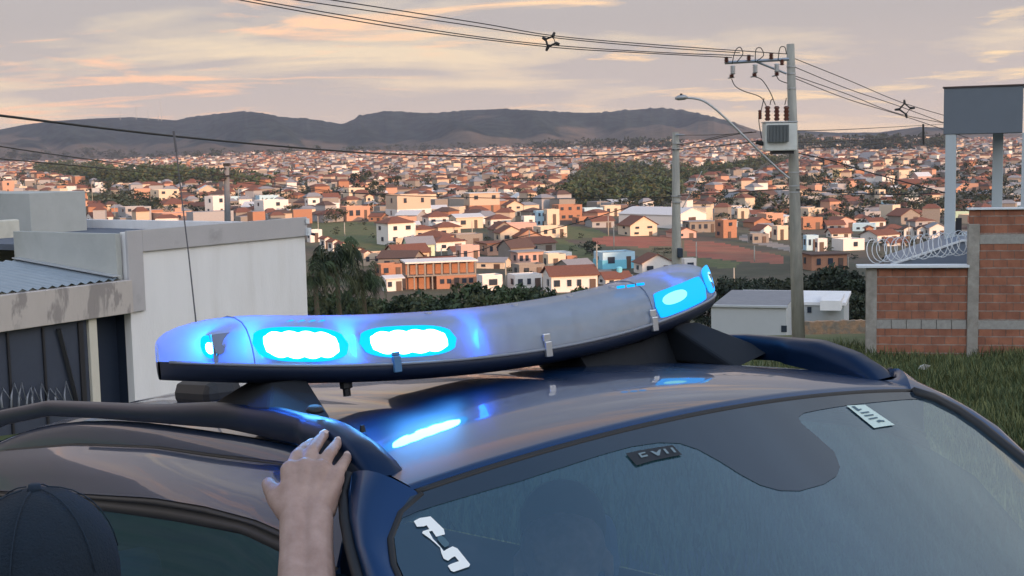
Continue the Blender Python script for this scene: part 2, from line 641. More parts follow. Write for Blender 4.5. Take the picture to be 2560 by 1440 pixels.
def make_tree(name, loc, h, w, seed, label, cat='tree', group=None, mats=None, detail=(60, 60, .16), trunk=.35):
    root = empty(name, loc, rnd.uniform(0, 6.28), label, cat, group)
    ch = h * (1 - trunk * .6)
    key = (seed % 4, detail, id(mats), round(w / h, 1), trunk)
    if key not in CROWN_ME:
        V, Fq, mi = crown_arrays(100 + seed % 4, w / h * .5, w / h * .5, .5 * ch / h, detail[0], detail[1], detail[2] / 5)
        o = npmesh('crown', V, Fq, mats or M_leafs, mi)
        mb = MB()
        top = 1 - ch / h * .45
        mb.tube([(0, 0, -.05), (.01, 0, top * .5), (.0, .01, top)], [.035, .026, .014], 7)
        for k in range(4):
            an = k * 1.7 + seed
            mb.tube([(0, 0, top * .55), (math.cos(an) * .1, math.sin(an) * .1, top * .9), (math.cos(an) * w / h * .3, math.sin(an) * w / h * .3, top * 1.25)], [.014, .010, .004], 5)
        tr = mb.obj('trunk', M_bark, None, True)
        CROWN_ME[key] = (o.data, tr.data)
        bpy.data.objects.remove(o)
        bpy.data.objects.remove(tr)
    cm, tm = CROWN_ME[key]
    c = bpy.data.objects.new('crown', cm)
    t = bpy.data.objects.new('trunk', tm)
    for q in (c, t):
        COL.objects.link(q)
        q.parent = root
    c.location = (0, 0, h - ch * .5)
    c.scale = (h, h, h)
    t.scale = (h, h, h)
    return root

# ------------------------------------------------------------------ houses of the town


def house_mesh(W_, D_, H, kind, mb_wall, mb_roof, lower=None, pitch=.5, ov=.45, z0=-3.0):
    x, y = W_ / 2, D_ / 2
    if kind == 'flat':
        mb_wall.box(-x, x, -y, y, z0, H - .45)
        mb_wall.box(-x, x, -y, -y + .15, H - .449, H)
        mb_wall.box(-x, x, y - .15, y, H - .449, H)
        mb_wall.box(-x, -x + .15, -y + .151, y - .151, H - .449, H)
        mb_wall.box(x - .15, x, -y + .151, y - .151, H - .449, H)
        mb_roof.box(-x + .16, x - .16, -y + .16, y - .16, H - .44, H - .36)
        return
    if kind == 'slab':
        mb_wall.box(-x, x, -y, y, z0, H - .2)
        mb_roof.box(-x - ov, x + ov, -y - ov, y + ov, H - .198, H)
        return
    rise = pitch * (x if kind in ('gable',) else y)
    if kind == 'hip':
        rise = pitch * min(x, y)
    hw = H - rise
    if kind == 'gable':
        mb_wall.prism([(-x, z0), (x, z0), (x, hw), (0, H), (-x, hw)], 1, -y, y)
        e = ov
        dz = pitch * e
        th = .16
        for s in (-1, 1):
            pl = [(0, H + .02), (0, H + th), (s * (x + e), hw - dz + th), (s * (x + e), hw - dz + .02)]
            mb_roof.prism(pl, 1, -y - e, y + e)
    elif kind == 'side':
        mb_wall.prism([(-y, z0), (y, z0), (y, hw), (0, H), (-y, hw)], 0, -x, x)
        e = ov
        dz = pitch * e
        th = .16
        for s in (-1, 1):
            pl = [(0, H + .02), (0, H + th), (s * (y + e), hw - dz + th), (s * (y + e), hw - dz + .02)]
            mb_roof.prism(pl, 0, -x - e, x + e)
    elif kind == 'shed':
        mb_wall.prism([(-y, z0), (y, z0), (y, H), (-y, H - .25 * y)], 0, -x, x)
        mb_roof.prism([(-y - ov, H - .25 * y - .05), (y + ov, H + .12), (y + ov, H + .24), (-y - ov, H - .25 * y + .07)], 0, -x - ov, x + ov)
    elif kind == 'hip':
        mb_wall.box(-x, x, -y, y, z0, hw)
        e = ov
        zb = hw - .02
        q = min(x, y)
        rx = max(x - q, 0.05)
        ry = max(y - q, 0.05)
        X, Y = x + e, y + e
        vs = [(-X, -Y, zb), (X, -Y, zb), (X, Y, zb), (-X, Y, zb), (-X, -Y, zb + .12), (X, -Y, zb + .12), (X, Y, zb + .12), (-X, Y, zb + .12), (-rx, -ry, H + .1), (rx, -ry, H + .1), (rx, ry, H + .1), (-rx, ry, H + .1)]
        mb_roof.add(vs, [(3, 2, 1, 0), (0, 1, 5, 4), (1, 2, 6, 5), (2, 3, 7, 6), (3, 0, 4, 7), (4, 5, 9, 8), (5, 6, 10, 9), (6, 7, 11, 10), (7, 4, 8, 11), (8, 9, 10, 11)])


def house(x0, x1, yt, yb, kind, wall, roof, label, yaw=20, deep=.8, wins=2, floors=None, group=None, base=None, side=True, pitch=.5, cat='house', name='house', tank=False, door=True):
    cx = (x0 + x1) / 2
    g = hitg(cx, yb)
    d = g[1]
    s = d / F
    wt = (x1 - x0) * s
    h = max((yb - yt) * s, 2.2)
    th = math.radians(yaw)
    Wd = wt / (math.cos(th) + deep * abs(math.sin(th)))
    Dd = Wd * deep
    # the pixel base is the front foot: push the middle of the house back by half its depth
    vx = g[0] / g[1]
    cyy = d + Dd * .45
    loc = (vx * cyy, cyy, g[2])
    az = math.atan2(-vx, 1)
    root = empty(name, loc, th + az, label, cat, group)
    w, r = MB(), MB()
    house_mesh(Wd, Dd, h, kind, w, r, pitch=pitch)
    wo_ = w.obj('wall', M_wall[wall], root)
    ro = r.obj('roof', M_roof[roof], root)
    if base:
        mb = MB()
        mb.box(-Wd / 2 - .15, Wd / 2 + .15, -Dd / 2 - .15, Dd / 2 + .1, -3, h * base[1])
        mb.obj('lower_wall', M_wall[base[0]], root)
    nf = floors or (2 if h > 5.2 else 1)
    rise = 0 if kind in ('flat', 'slab', 'shed') else pitch * {'gable': Wd / 2, 'side': Dd / 2, 'hip': min(Wd, Dd) / 2}[kind]
    hw = (h - rise) / nf
    for fl in range(nf):
        zb = fl * hw + hw * .36
        zt = fl * hw + hw * .74
        for k in range(wins):
            fx = (-.5 + (k + .5 + rnd.uniform(-.12, .12)) / wins) * Wd
            ww = min(1.5, Wd / wins * .45) * rnd.uniform(.7, 1.15)
            mb = MB()
            if fl == 0 and k == wins - 1 and door:
                mb.box(fx - .5, fx + .5, -Dd / 2 - .19, -Dd / 2 + .02, 0.0, hw * .74)
                mb.obj('door', M_door, root)
            else:
                mb.box(fx - ww / 2, fx + ww / 2, -Dd / 2 - .19, -Dd / 2 + .02, zb, zt)
                mb.obj('window', M_win, root)
        if side:
            mb = MB()
            fy = rnd.uniform(-.2, .2) * Dd
            mb.box(-Wd / 2 - .18, -Wd / 2 + .02, fy - .5, fy + .5, zb, zt)
            mb.obj('window', M_win, root)
    if tank:
        mb = MB()
        mb.tube([(Wd * .2, 0, h - .3), (Wd * .2, 0, h + .75), (Wd * .2, 0, h + .95)], [.55, .6, .3], 10)
        mb.obj('water_tank', M_wall['sky'], root)
    return root


HS = [
    # x0, x1, ytop, ybase, kind, wall, roof, label, options
    (965, 1078, 487, 549, 'flat', 'beige', 'grey', 'tall beige box house, dark on its left side, shade painted white along its foot', dict(yaw=24, wins=2, base=('white', .42))),  # white lower wall puts the terrain's shade into the colour
    (1160, 1250, 482, 532, 'slab', 'beige', 'pale', 'yellowish two storey house with overhanging slab roof above orange block base', dict(base=('brick', .38), yaw=14)),
    (858, 912, 470, 503, 'flat', 'cream', 'grey', 'cream flat roofed house with shaded left side below dark trees', dict(yaw=26)),
    (911, 934, 486, 524, 'gable', 'cream', 'red', 'narrow cream gable wall between dark trees above the white terrace', dict(wins=1)),
    (763, 800, 496, 530, 'flat', 'white', 'grey', 'white stepped house with square tower, next to the corner of the grey parapet', dict(wins=1)),
    (796, 850, 508, 540, 'flat', 'white', 'grey', 'long low white house joined to the right of the square white tower', dict()),
    (850, 926, 516, 552, 'flat', 'salmon', 'grey', 'low salmon house above the green field, tree on its left', dict(wins=3)),
    (1056, 1128, 530, 564, 'hip', 'white', 'red', 'white house with red hip roof just below the tall beige box house', dict()),
    (1122, 1208, 536, 571, 'side', 'cream', 'pale', 'cream house with pale low roof right of the white red roofed one', dict(pitch=.25)),
    (942, 1036, 543, 612, 'hip', 'white', 'red', 'two storey white house with broad red hip roof and bluish shaded side', dict(yaw=30)),
    (983, 1040, 556, 606, 'flat', 'white', 'grey', 'white flat roofed two storey house with balcony opening above the long wall', dict(wins=2)),
    (1027, 1087, 564, 602, 'hip', 'cream', 'red', 'left one of two cream houses with red hip roofs above the long wall', dict()),
    (1080, 1152, 556, 597, 'hip', 'cream', 'red', 'right one of two cream houses with red hip roofs above the long wall', dict()),
    (963, 1074, 613, 658, 'side', 'cream', 'red', 'wide cream house with low red tiled roof under the long wall', dict(wins=3)),
    (891, 976, 632, 664, 'flat', 'beige', 'grey', 'flat pinkish beige house right of the drooping palm', dict(wins=3)),
    (938, 1006, 660, 694, 'flat', 'brick', 'grey', 'bare pink block house in front of the unfinished two storey frame', dict()),
    (1192, 1257, 687, 727, 'flat', 'white', 'grey', 'plain white windowless box right of the unfinished building', dict(wins=1, side=False, door=False)),
    (956, 1006, 690, 728, 'side', 'white', 'pale', 'small bluish white shed roofed house left of the unfinished building', dict(pitch=.3)),
    (1213, 1277, 537, 570, 'hip', 'white', 'red', 'white house with red pyramid roof among the upper middle houses', dict()),
    (1256, 1308, 502, 540, 'gable', 'cream', 'red', 'cream gabled house right of the orange block base', dict()),
    (1235, 1307, 566, 606, 'gable', 'cream', 'red', 'cream gable fronted house with dark blue garage on its left', dict()),
    (1140, 1200, 613, 664, 'flat', 'pink', 'grey', 'unfinished pinkish block house below the orange end of the long wall', dict()),
    (1190, 1318, 606, 638, 'slab', 'salmon', 'red', 'long orange walled row with flat tiled top in the middle of the town', dict(wins=5)),
    (768, 806, 574, 606, 'flat', 'white', 'grey', 'sunlit white block just right of the big grey wall', dict(wins=1)),
    (1303, 1338, 540, 576, 'flat', 'white', 'grey', 'small white cube house with tall window left of the pale blue one', dict(wins=1)),
    (1334, 1368, 527, 568, 'flat', 'blue', 'grey', 'pale blue cube house squeezed between two cream ones', dict(wins=2)),
    (1360, 1399, 523, 570, 'flat', 'cream', 'grey', 'tall cream house with one big framed dark window', dict(wins=1, floors=1)),
    (1333, 1418, 566, 594, 'flat', 'cream', 'grey', 'long cream single storey house above the grass slope', dict(wins=3)),
    (1278, 1352, 574, 608, 'gable', 'salmon', 'red', 'salmon gable fronted house below the long cream single storey house', dict()),
    (1314, 1373, 592, 618, 'flat', 'brick', 'grey', 'low house of bare pink block at the top of the dirt road', dict()),
    (1358, 1415, 635, 676, 'flat', 'cream', 'grey', 'sunlit cream box house joined to a low orange brick annex', dict(wins=1)),
    (1410, 1444, 640, 668, 'flat', 'brick', 'grey', 'low orange brick annex at the right end of the cream box house', dict(wins=1)),
    (1276, 1360, 628, 664, 'slab', 'pink', 'grey', 'pinkish flat house with dark openings left of the cream box house', dict(wins=4)),
    (1280, 1362, 660, 694, 'flat', 'raw', 'grey', 'raw cement house in shade under the pinkish flat house', dict(wins=2)),
    (1356, 1494, 668, 730, 'side', 'white', 'red', 'big white house with red roof and brick gable end above the light bar', dict(yaw=14, wins=4, pitch=.4)),
    (1268, 1356, 686, 724, 'flat', 'white', 'pale', 'white garage house with dark blue canopy near the bushes', dict(wins=3)),
    (1380, 1456, 512, 553, 'flat', 'brick', 'grey', 'large orange block house with stepped top near the wooded slope', dict(wins=3)),
    (1448, 1508, 520, 550, 'flat', 'blue', 'grey', 'group like bluish white house right of the large orange block house', dict(wins=3)),
    (1430, 1508, 543, 562, 'flat', 'brick', 'grey', 'low orange block wall house under the bluish white one', dict(wins=2)),
    (1500, 1552, 514, 541, 'flat', 'cream', 'red', 'cream house behind the utility pole at the edge of the woods', dict()),
    (1520, 1582, 500, 524, 'shed', 'beige', 'pale', 'long beige shed standing in front of the dark wooded slope', dict(wins=1)),
    (1545, 1643, 541, 590, 'gable', 'cream', 'red', 'gable fronted cream house with bluish left wall above the red earth', dict(yaw=30, wins=2, pitch=.55)),
    (1484, 1588, 630, 673, 'flat', 'blue', 'grey', 'pale blue and white stepped house beside the dirt road', dict(wins=2, base=('sky', .55))),
    (1584, 1682, 636, 685, 'gable', 'white', 'red', 'white gabled house with brown tiles left of the second pole', dict(wins=2)),
    (1703, 1741, 646, 684, 'flat', 'white', 'grey', 'small plain white box house right of the second pole', dict(wins=1, side=False, door=False)),
    (1706, 1788, 553, 582, 'slab', 'raw', 'grey', 'half built house of raw posts in front of the hangar', dict(wins=4)),
    (1496, 1576, 686, 712, 'side', 'white', 'red', 'low white house with blue tank just above the light bar', dict(tank=True)),
    (2000, 2058, 520, 553, 'flat', 'cream', 'grey', 'sunlit cream stepped house right of the big pole', dict(yaw=35, wins=1)),
    (1870, 1918, 526, 547, 'side', 'white', 'red', 'low white house with bright red roof left of the big pole', dict()),
    (1836, 1873, 521, 547, 'flat', 'cream', 'grey', 'cream box house beside the dark round trees', dict(wins=1)),
    (2125, 2177, 537, 556, 'hip', 'white', 'red', 'white house with red hip roof right of the blue roofed one', dict()),
    (2197, 2265, 562, 594, 'hip', 'white', 'red', 'white house with orange hip roof behind the coiled wire', dict()),
    (2066, 2127, 572, 594, 'side', 'white', 'red', 'white red roofed house behind the pale blank wall', dict()),
    (2056, 2111, 552, 574, 'side', 'grey', 'red', 'grey house with curved looking tiled roof uphill of the blank wall', dict()),
    (2161, 2183, 565, 594, 'gable', 'brick', 'red', 'narrow orange brick gable between the red roofs', dict(wins=1)),
    (2253, 2287, 565, 596, 'gable', 'white', 'brown', 'white gable with one square window left of its twin', dict(wins=1)),
    (2287, 2316, 566, 597, 'gable', 'white', 'brown', 'white gable with square window nearest the tower column', dict(wins=1)),
    (2312, 2366, 558, 597, 'gable', 'white', 'grey', 'larger white house partly behind the grey tower column', dict(wins=2)),
    (2008, 2046, 588, 626, 'flat', 'blue', 'grey', 'light blue box house with dark door right of the big pole', dict(wins=2)),
    (2038, 2068, 596, 631, 'flat', 'white', 'grey', 'white box with pale stripes joined to the light blue box house', dict(wins=1)),
    (2080, 2160, 597, 627, 'flat', 'white', 'grey', 'long blank bluish white wall house, right third sunlit', dict(yaw=35, wins=1, side=False, door=False)),
    (2005, 2116, 634, 676, 'slab', 'brick', 'brown', 'unfinished brown brick house with slab roof above the dark trees', dict(wins=3)),
    (2205, 2268, 598, 616, 'side', 'white', 'red', 'low house with wide orange roof seen through the coiled wire', dict()),
    (1929, 1970, 564, 600, 'flat', 'cream', 'grey', 'bright cream box house just left of the big pole', dict(wins=1, yaw=35)),
    (1894, 1933, 560, 590, 'side', 'green', 'grey', 'pale green house left of the bright cream box house', dict(wins=1)),
    (1870, 1922, 585, 608, 'flat', 'raw', 'grey', 'raw cement garage house at the side of the dirt road', dict(wins=2)),
    (1788, 1842, 550, 596, 'flat', 'brick', 'grey', 'sunlit orange block house with a tree in front, right of the hangar', dict(yaw=38, wins=1)),
    (2160, 2230, 512, 536, 'hip', 'cream', 'brown', 'cream church like house with stepped roof under the cream tower block', dict(wins=3)),
    (2187, 2213, 474, 508, 'flat', 'cream', 'grey', 'narrow tall cream tower block, lit on its right face', dict(yaw=40, wins=1, cat='building', name='tower_block')),
    (2082, 2132, 424, 448, 'flat', 'yellow', 'grey', 'yellow banded building brightest in the far town', dict(yaw=32, wins=3, cat='building', name='shop_building')),
    (2144, 2206, 381, 407, 'gable', 'grey', 'grey', 'great grey hall with steep dull roof at the far edge of town', dict(yaw=50, wins=0, cat='building', name='hall', side=False, pitch=.7)),
    (378, 448, 474, 507, 'flat', 'cream', 'grey', 'cream and white cube house with stepped top, left of the cable pole', dict(yaw=28)),
    (392, 476, 497, 531, 'hip', 'beige', 'red', 'beige house with dark red hip roof behind the salmon wall', dict(wins=3)),
    (378, 512, 532, 553, 'flat', 'salmon', 'grey', 'long salmon wall house rising just over the grey parapet', dict(wins=1, side=False, door=False)),
    (434, 454, 521, 545, 'flat', 'salmon', 'grey', 'square salmon block on top of the long salmon wall', dict(wins=0, side=False)),
    (298, 378, 517, 553, 'flat', 'grey', 'pale', 'grey white house with flat white canopy left of the salmon wall', dict(wins=3)),
    (514, 569, 490, 541, 'flat', 'white', 'grey', 'tall white angular house just left of the cable pole', dict(yaw=36, wins=1)),
    (637, 722, 500, 546, 'flat', 'white', 'grey', 'large white stepped house right of the cable pole', dict(yaw=26, wins=1)),
    (662, 700, 487, 512, 'flat', 'white', 'grey', 'white upper block rising behind the large white stepped house', dict(wins=1)),
    (0, 36, 453, 486, 'flat', 'salmon', 'grey', 'orange sunlit house at the left edge above the grey roof box', dict(wins=1)),
    (44, 68, 466, 486, 'flat', 'cream', 'grey', 'small cream cube right of the orange sunlit house', dict(wins=1)),
    (217, 282, 531, 556, 'side', 'white', 'red', 'low house with red tiles just right of the grey roof box', dict()),
    (187, 232, 463, 481, 'side', 'white', 'red', 'long white house with red roof above the green strip', dict(wins=3)),
]
for a in HS:
    house(*a[:8], **a[8])
# terrace of narrow gabled houses behind the palm
for k in range(6):
    x = 800 + k * 20
    ordn = ['first', 'second', 'third', 'fourth', 'fifth', 'sixth'][k]
    house(x, x + 26, 592 + k * 7, 622 + k * 8, 'gable', 'white', 'red', ordn + ' from the left of the narrow white terrace gables behind the palm', yaw=30, wins=1, deep=1.6, group='terrace of narrow gabled houses')

# hangar with its long sunlit side
g = hitg(1660, 578)
d = g[1]
s = d / F
hr = empty('warehouse', (g[0] + 16 * s, g[1] + 22, g[2]), math.radians(42), 'pale warehouse with shallow grey roof, dark gate and long sunlit side wall', 'warehouse')
w, r = MB(), MB()
house_mesh(14, 26, 6.6, 'gable', w, r, pitch=.3, ov=.3)
w.obj('wall', M_wall['white'], hr)
r.obj('roof', M_roof['pale'], hr)
mb = MB()
mb.box(-1.9, 1.6, -13.1, -12.9, 0, 3.6)
mb.obj('door', M_door, hr)

# unfinished two storey block of slabs, posts and clay blocks
g = hitg(1096, 724)
s = g[1] / F
L, D_, Hh = 176 * s, 7.0, 72 * s
ub = empty('unfinished_building', (g[0], g[1] + 3.5, g[2]), math.radians(12), 'unfinished two storey building, open posts above and pink block walls below', 'building')
mb = MB()
mb.box(-L / 2 - .3, L / 2 + .3, -D_ / 2 - .3, D_ / 2 + .3, Hh - .28, Hh)
mb.obj('roof', M_wall['white'], ub)
mb = MB()
mb.box(-L / 2, L / 2, -D_ / 2, D_ / 2, Hh * .5 - .12, Hh * .5 + .12)
mb.obj('floor_slab', M_wall['raw'], ub)
for k in range(9):
    x = -L / 2 + .2 + (L - .4) * k / 8
    mb = MB()
    mb.box(x - .15, x + .15, -D_ / 2 - .05, -D_ / 2 + .25, Hh * .5 + .121, Hh - .281)
    mb.obj('post', M_wall['raw'], ub)
mb = MB()
mb.box(-L / 2 + .05, L / 2 - .05, -D_ / 2 + 2.4, D_ / 2 - .1, Hh * .5 + .13, Hh - .29)
mb.obj('back_wall', M_wall['brick'], ub)
mb = MB()
mb.box(-L / 2 + L * .42, L / 2 - .04, -D_ / 2 + .04, D_ / 2 - .12, -3, Hh * .5 - .13)
mb.obj('wall', M_wall['brick'], ub)
mb = MB()
mb.box(-L / 2 + .04, -L / 2 + L * .42 - .01, -D_ / 2 + 2.2, D_ / 2 - .12, -3, Hh * .5 - .13)
mb.obj('wall', M_wall['brick'], ub)
for k, fx in enumerate((.50, .60, .82, .92)):
    mb = MB()
    mb.box(-L / 2 + L * fx - .4, -L / 2 + L * fx + .4, -D_ / 2 - .02, -D_ / 2 + .1, Hh * .2, Hh * .36)
    mb.obj('window', M_win, ub)
for fx in (.1, .25, .36, .71):
    mb = MB()
    if fx < .4:
        mb.box(-L / 2 + L * fx - .12, -L / 2 + L * fx + .12, -D_ / 2, -D_ / 2 + .24, -3, Hh * .5 - .13)
        mb.obj('post', M_wall['raw'], ub)
    else:
        mb.box(-L / 2 + L * fx - .45, -L / 2 + L * fx + .45, -D_ / 2 - .02, -D_ / 2 + .1, 0, Hh * .4)
        mb.obj('door', M_door, ub)

# long boundary wall in the middle of the town
a, b = hitg(990, 620), hitg(1176, 604)
mb = MB()
ang = math.atan2(b[1] - a[1], b[0] - a[0])
wl = math.hypot(b[0] - a[0], b[1] - a[1])
bw = empty('boundary_wall', (a[0], a[1], min(a[2], b[2])), ang, 'long beige boundary wall, orange at its right end, below the hip roofed houses', 'wall')
mb.box(0, wl * .68, -.1, .1, -2, 2.6)
mb.obj('wall', M_wall['beige'], bw)
mb = MB()
mb.box(wl * .68 + .01, wl, -.1, .1, -2, 2.5)
mb.obj('wall', M_wall['salmon'], bw)

# ---- the rest of the near half of the town, one house at a time
placed = []
for o in COL.objects:
    if o.type == 'EMPTY' and o.get('category') in ('house', 'building', 'warehouse'):
        placed.append((o.location.x, o.location.y, 7.0))
AUTO = []
tries = 0
HEX = [WOODS[0], WOODS[1], EARTH_RED[0], EARTH_RED[1], ROAD[0], ROAD[1], FIELD_GREEN[1], FIELD_GREEN[2], FIELD_GREEN[3], FIELD_GREEN[4], SCRUB[0], FIELD_BROWN[0], FIELD_GREEN[0], [(1940, 560), (2010, 560), (2010, 700), (1940, 700)]]
PROTO = {}
WN = {'white': 'white', 'cream': 'cream', 'beige': 'beige', 'salmon': 'salmon', 'brick': 'bare brick', 'grey': 'grey', 'blue': 'pale blue', 'raw': 'raw cement', 'pink': 'pink', 'yellow': 'yellow', 'green': 'pale green'}
RN = {'red': 'red tiled', 'brown': 'brown tiled', 'grey': 'grey', 'pale': 'pale sheet'}
KN = {'flat': 'flat', 'side': 'low pitched', 'hip': 'hip', 'gable': 'gabled'}


def zone(px, py):
    z = 'left of the cable pole' if px < 560 else 'between cable pole and tall beige house' if px < 960 else \
        'in the middle of the town' if px < 1420 else 'beside the wooded slope' if px < 1690 else \
        'between the two grey poles' if px < 1960 else 'right of the big pole' if px < 2200 else 'behind the grey tower'
    return z


cands = []
while len(AUTO) < 205 and tries < 60000:
    tries += 1
    px = rnd.uniform(-20, 2570)
    py = 455 + 150 * rnd.random() ** 1.4
    if rnd.random() < .12:
        px, py = rnd.uniform(1000, 1470), rnd.uniform(600, 700)
    if px < 230 and py > 485:
        continue
    if (px < 770 and py > 552) or (px < 985 and py > 560):
        continue
    if any(inpoly(px, py, q) for q in HEX):
        continue
    g = hitg(px, py)
    if g[1] > 1000:
        continue
    if any(abs(g[0] - a) < c and abs(g[1] - b) < c * 1.1 for a, b, c in placed):
        continue
    placed.append((g[0], g[1], 8.5))
    AUTO.append((px, py, g))
AUTO.sort(key=lambda a: (round(a[1] / 12), a[0]))


def proto(kind, wall, roof):
    key = (kind, wall, roof)
    if key not in PROTO:
        w, r, q, dd = MB(), MB(), MB(), MB()
        W_, D_, H_ = 9.0, 8.0, (4.6 if kind != 'flat' else 3.8)
        house_mesh(W_, D_, H_, kind, w, r, pitch=.42, z0=-4)
        q.box(-2.9, -1.5, -D_ / 2 - .06, -D_ / 2 + .02, 1.0, 2.1)
        dd.box(1.2, 3.2, -D_ / 2 - .06, -D_ / 2 + .02, 0, 2.2)
        PROTO[key] = []
        for nm, mm, mt in (('wall', w, M_wall[wall]), ('roof', r, M_roof[roof]), ('window', q, M_win), ('door', dd, M_door)):
            o = mm.obj(nm, mt)
            PROTO[key].append((nm, o.data))
            bpy.data.objects.remove(o)
    return PROTO[key]


seen_l = {}
for i, (px, py, g) in enumerate(AUTO):
    kind = rnd.choice(['flat', 'flat', 'side', 'side', 'hip', 'hip', 'gable'])
    wall = rnd.choice(['white', 'white', 'raw', 'cream', 'grey', 'beige', 'salmon', 'brick', 'brick', 'grey', 'blue', 'pink', 'raw', 'raw', 'grey', 'green'])
    roof = rnd.choice(['red', 'red', 'brown', 'red', 'grey', 'pale']) if kind != 'flat' else rnd.choice(['grey', 'pale'])
    storeys = 'two storey ' if rnd.random() < .2 else ''
    row = 'upper rows' if py < 480 else 'middle rows' if py < 515 else 'lower rows'
    base_l = f"{storeys}{WN[wall]} house with {RN[roof]} {KN[kind]} roof, {row}, {zone(px, py)}"
    root = empty('house', tuple(g), math.radians(rnd.choice([14, 20, 26, 32, -20]) + rnd.uniform(-4, 4)), base_l, 'house', 'houses of the town')
    sc = rnd.uniform(.55, .88)
    root.scale = (sc * rnd.uniform(.9, 1.3), sc, sc * (1.45 if storeys else rnd.uniform(.85, 1.1)))
    for nm, me in proto(kind, wall, roof):
        c = bpy.data.objects.new(nm, me)
        COL.objects.link(c)
        c.parent = root
    seen_l.setdefault(base_l, []).append((px, root))
for l, rs in seen_l.items():
    if len(rs) > 1:
        rs.sort(key=lambda a: a[0])
        names = ['leftmost', 'second from left', 'third from left', 'fourth from left', 'fifth from left', 'sixth from left']
        for k, (px, root) in enumerate(rs):
            root['label'] = (names[k] + ' ' + l).replace(' house with ', ' house, ')
for l, rs in seen_l.items():
    for px, root in rs:
        w = root['label']
        for a_, b_ in ((' between cable pole and tall beige house', ' between cable pole and beige house'), (' in the middle of the town', ' mid town'), (' between the two grey poles', ' between grey poles'), (', upper rows', ', upper rows'), (' hip roof', ' hip roof'), ('two storey ', 'tall ')):
            if len(w.split()) > 16:
                w = w.replace(a_, b_)
        if len(w.split()) > 16:
            w = w.replace(' roof,', ',')
        if len(w.split()) > 16:
            w = w.replace(' house,', '')
        root['label'] = w

# ---- the far town: more than anyone could count
FW = ['white', 'cream', 'beige', 'salmon', 'brick', 'grey', 'raw', 'grey', 'raw', 'raw']
FR = ['red', 'brown', 'grey', 'red']


def far_town():
    V, Fq, mi = [], [], []
    mats = [M_wall[k] for k in FW] + [M_roof[k] for k in FR]
    b = 0
    r = random.Random(3)
    d = 400.0
    cnt = 0
    while d < 3150:
        step = 10.5 + d * .0035
        half = d * .54
        x = -half
        while x < half:
            gx = x + r.uniform(-5, 5)
            gy = d + r.uniform(-4, 4)
            x += r.uniform(9, 15)
            gz = float(ground_z(gx, gy))
            px, py = P((gx, gy, gz))
            if px < -330 or px > 2900:
                continue
            if gy < 1000 and any(abs(gx - a) < c * .9 and abs(gy - bb) < c * .9 for a, bb, c in placed):
                continue
            if any(inpoly(px, py, q) for q in HEX):
                continue
            if gy < 620 and (py > 565 or r.random() < .35):
                continue
            if r.random() < (.10 if 700 < px < 1500 else .28 if px < 560 else .16):
                continue
            if px < 560 and py < 470 and r.random() < .35:
                continue
            w_, dp = r.uniform(4.5, 8), r.uniform(4.5, 7.5)
            h = r.choice([2.4, 2.7, 3, 3.2, 5.2])
            if r.random() < .02:
                w_, h = w_ * 2.2, h * 1.4
            th = math.radians(r.choice([15, 25, 35, -25]) + r.uniform(-6, 6))
            ct, st = math.cos(th), math.sin(th)
            flat = r.random() < .35
            rise = 0.02 if flat else r.uniform(1.1, 1.8)
            X, Y = w_ / 2, dp / 2
            lo = [(-X, -Y), (X, -Y), (X, Y), (-X, Y)]
            e = 1.0 if flat else 1.1
            ridge = X * .45
            pts = [(px_, py_, -3) for px_, py_ in lo] + [(px_, py_, h) for px_, py_ in lo] + [(px_ * e, py_ * e, h) for px_, py_ in lo] + [(-ridge, 0, h + rise), (ridge, 0, h + rise)]
            for (u, v, z) in pts:
                V.append((gx + u * ct - v * st, gy + u * st + v * ct, gz + z))
            wm = r.randrange(len(FW))
            rm = len(FW) + (r.randrange(4) if not flat else 2)
            for f in ((0, 1, 5, 4), (1, 2, 6, 5), (2, 3, 7, 6), (3, 0, 4, 7)):
                Fq.append([b + i for i in f])
                mi.append(wm)
            for f in ((8, 9, 13, 12), (10, 11, 12, 13), (9, 10, 13, 13), (11, 8, 12, 12)):
                Fq.append([b + i for i in f])
                mi.append(rm)
            b += 14
            cnt += 1
        d += step
    Fq = [tuple(dict.fromkeys(f)) for f in Fq]
    o = meshobj('distant_houses', V, Fq, mats, None, False, mi)
    setp(o, 'thousands of tiny tiled and painted houses covering the far slopes', 'houses', kind='stuff')


far_town()


def lumps(name, spots, label, mats, seed=1, leaves=46):
    """one mesh of many rough crowns: spots = (x, y, z, radius, height)"""
    Vs, Fs, ms = [], [], []
    b = 0
    lib = [crown_arrays(seed * 10 + k, .5, .5, .5, 9, leaves // 9 * 2, .11, .45) for k in range(5)]
    for i, (x, y, z, rr, h) in enumerate(spots):
        V, Fq, mi = lib[i % 5]
        an = (i * 2.399) % 6.283
        ca, sa = math.cos(an), math.sin(an)
        Vv = np.stack([(V[:, 0] * ca - V[:, 1] * sa) * rr * 2 + x, (V[:, 0] * sa + V[:, 1] * ca) * rr * 2 + y, V[:, 2] * h + z + h * .45], 1)
        Vs.append(Vv)
        Fs.append(Fq + b)
        ms.append(mi)
        b += len(Vv)
    o = npmesh(name, np.concatenate(Vs), np.concatenate(Fs), mats, np.concatenate(ms))
    setp(o, label, 'trees', kind='stuff')
    return o


def wood_spots(polys, n, r0, r1, seed):
    r = random.Random(seed)
    out = []
    while len(out) < n:
        poly = r.choice(polys)
        xs = [a for a, b in poly]
        ys = [b for a, b in poly]
        px, py = r.uniform(min(xs), max(xs)), r.uniform(min(ys), max(ys))
        if not inpoly(px, py, poly):
            continue
        g = hitg(px, py)
        rr = r.uniform(r0, r1)
        out.append((g[0], g[1], g[2], rr, rr * r.uniform(1.2, 1.8)))
    return out


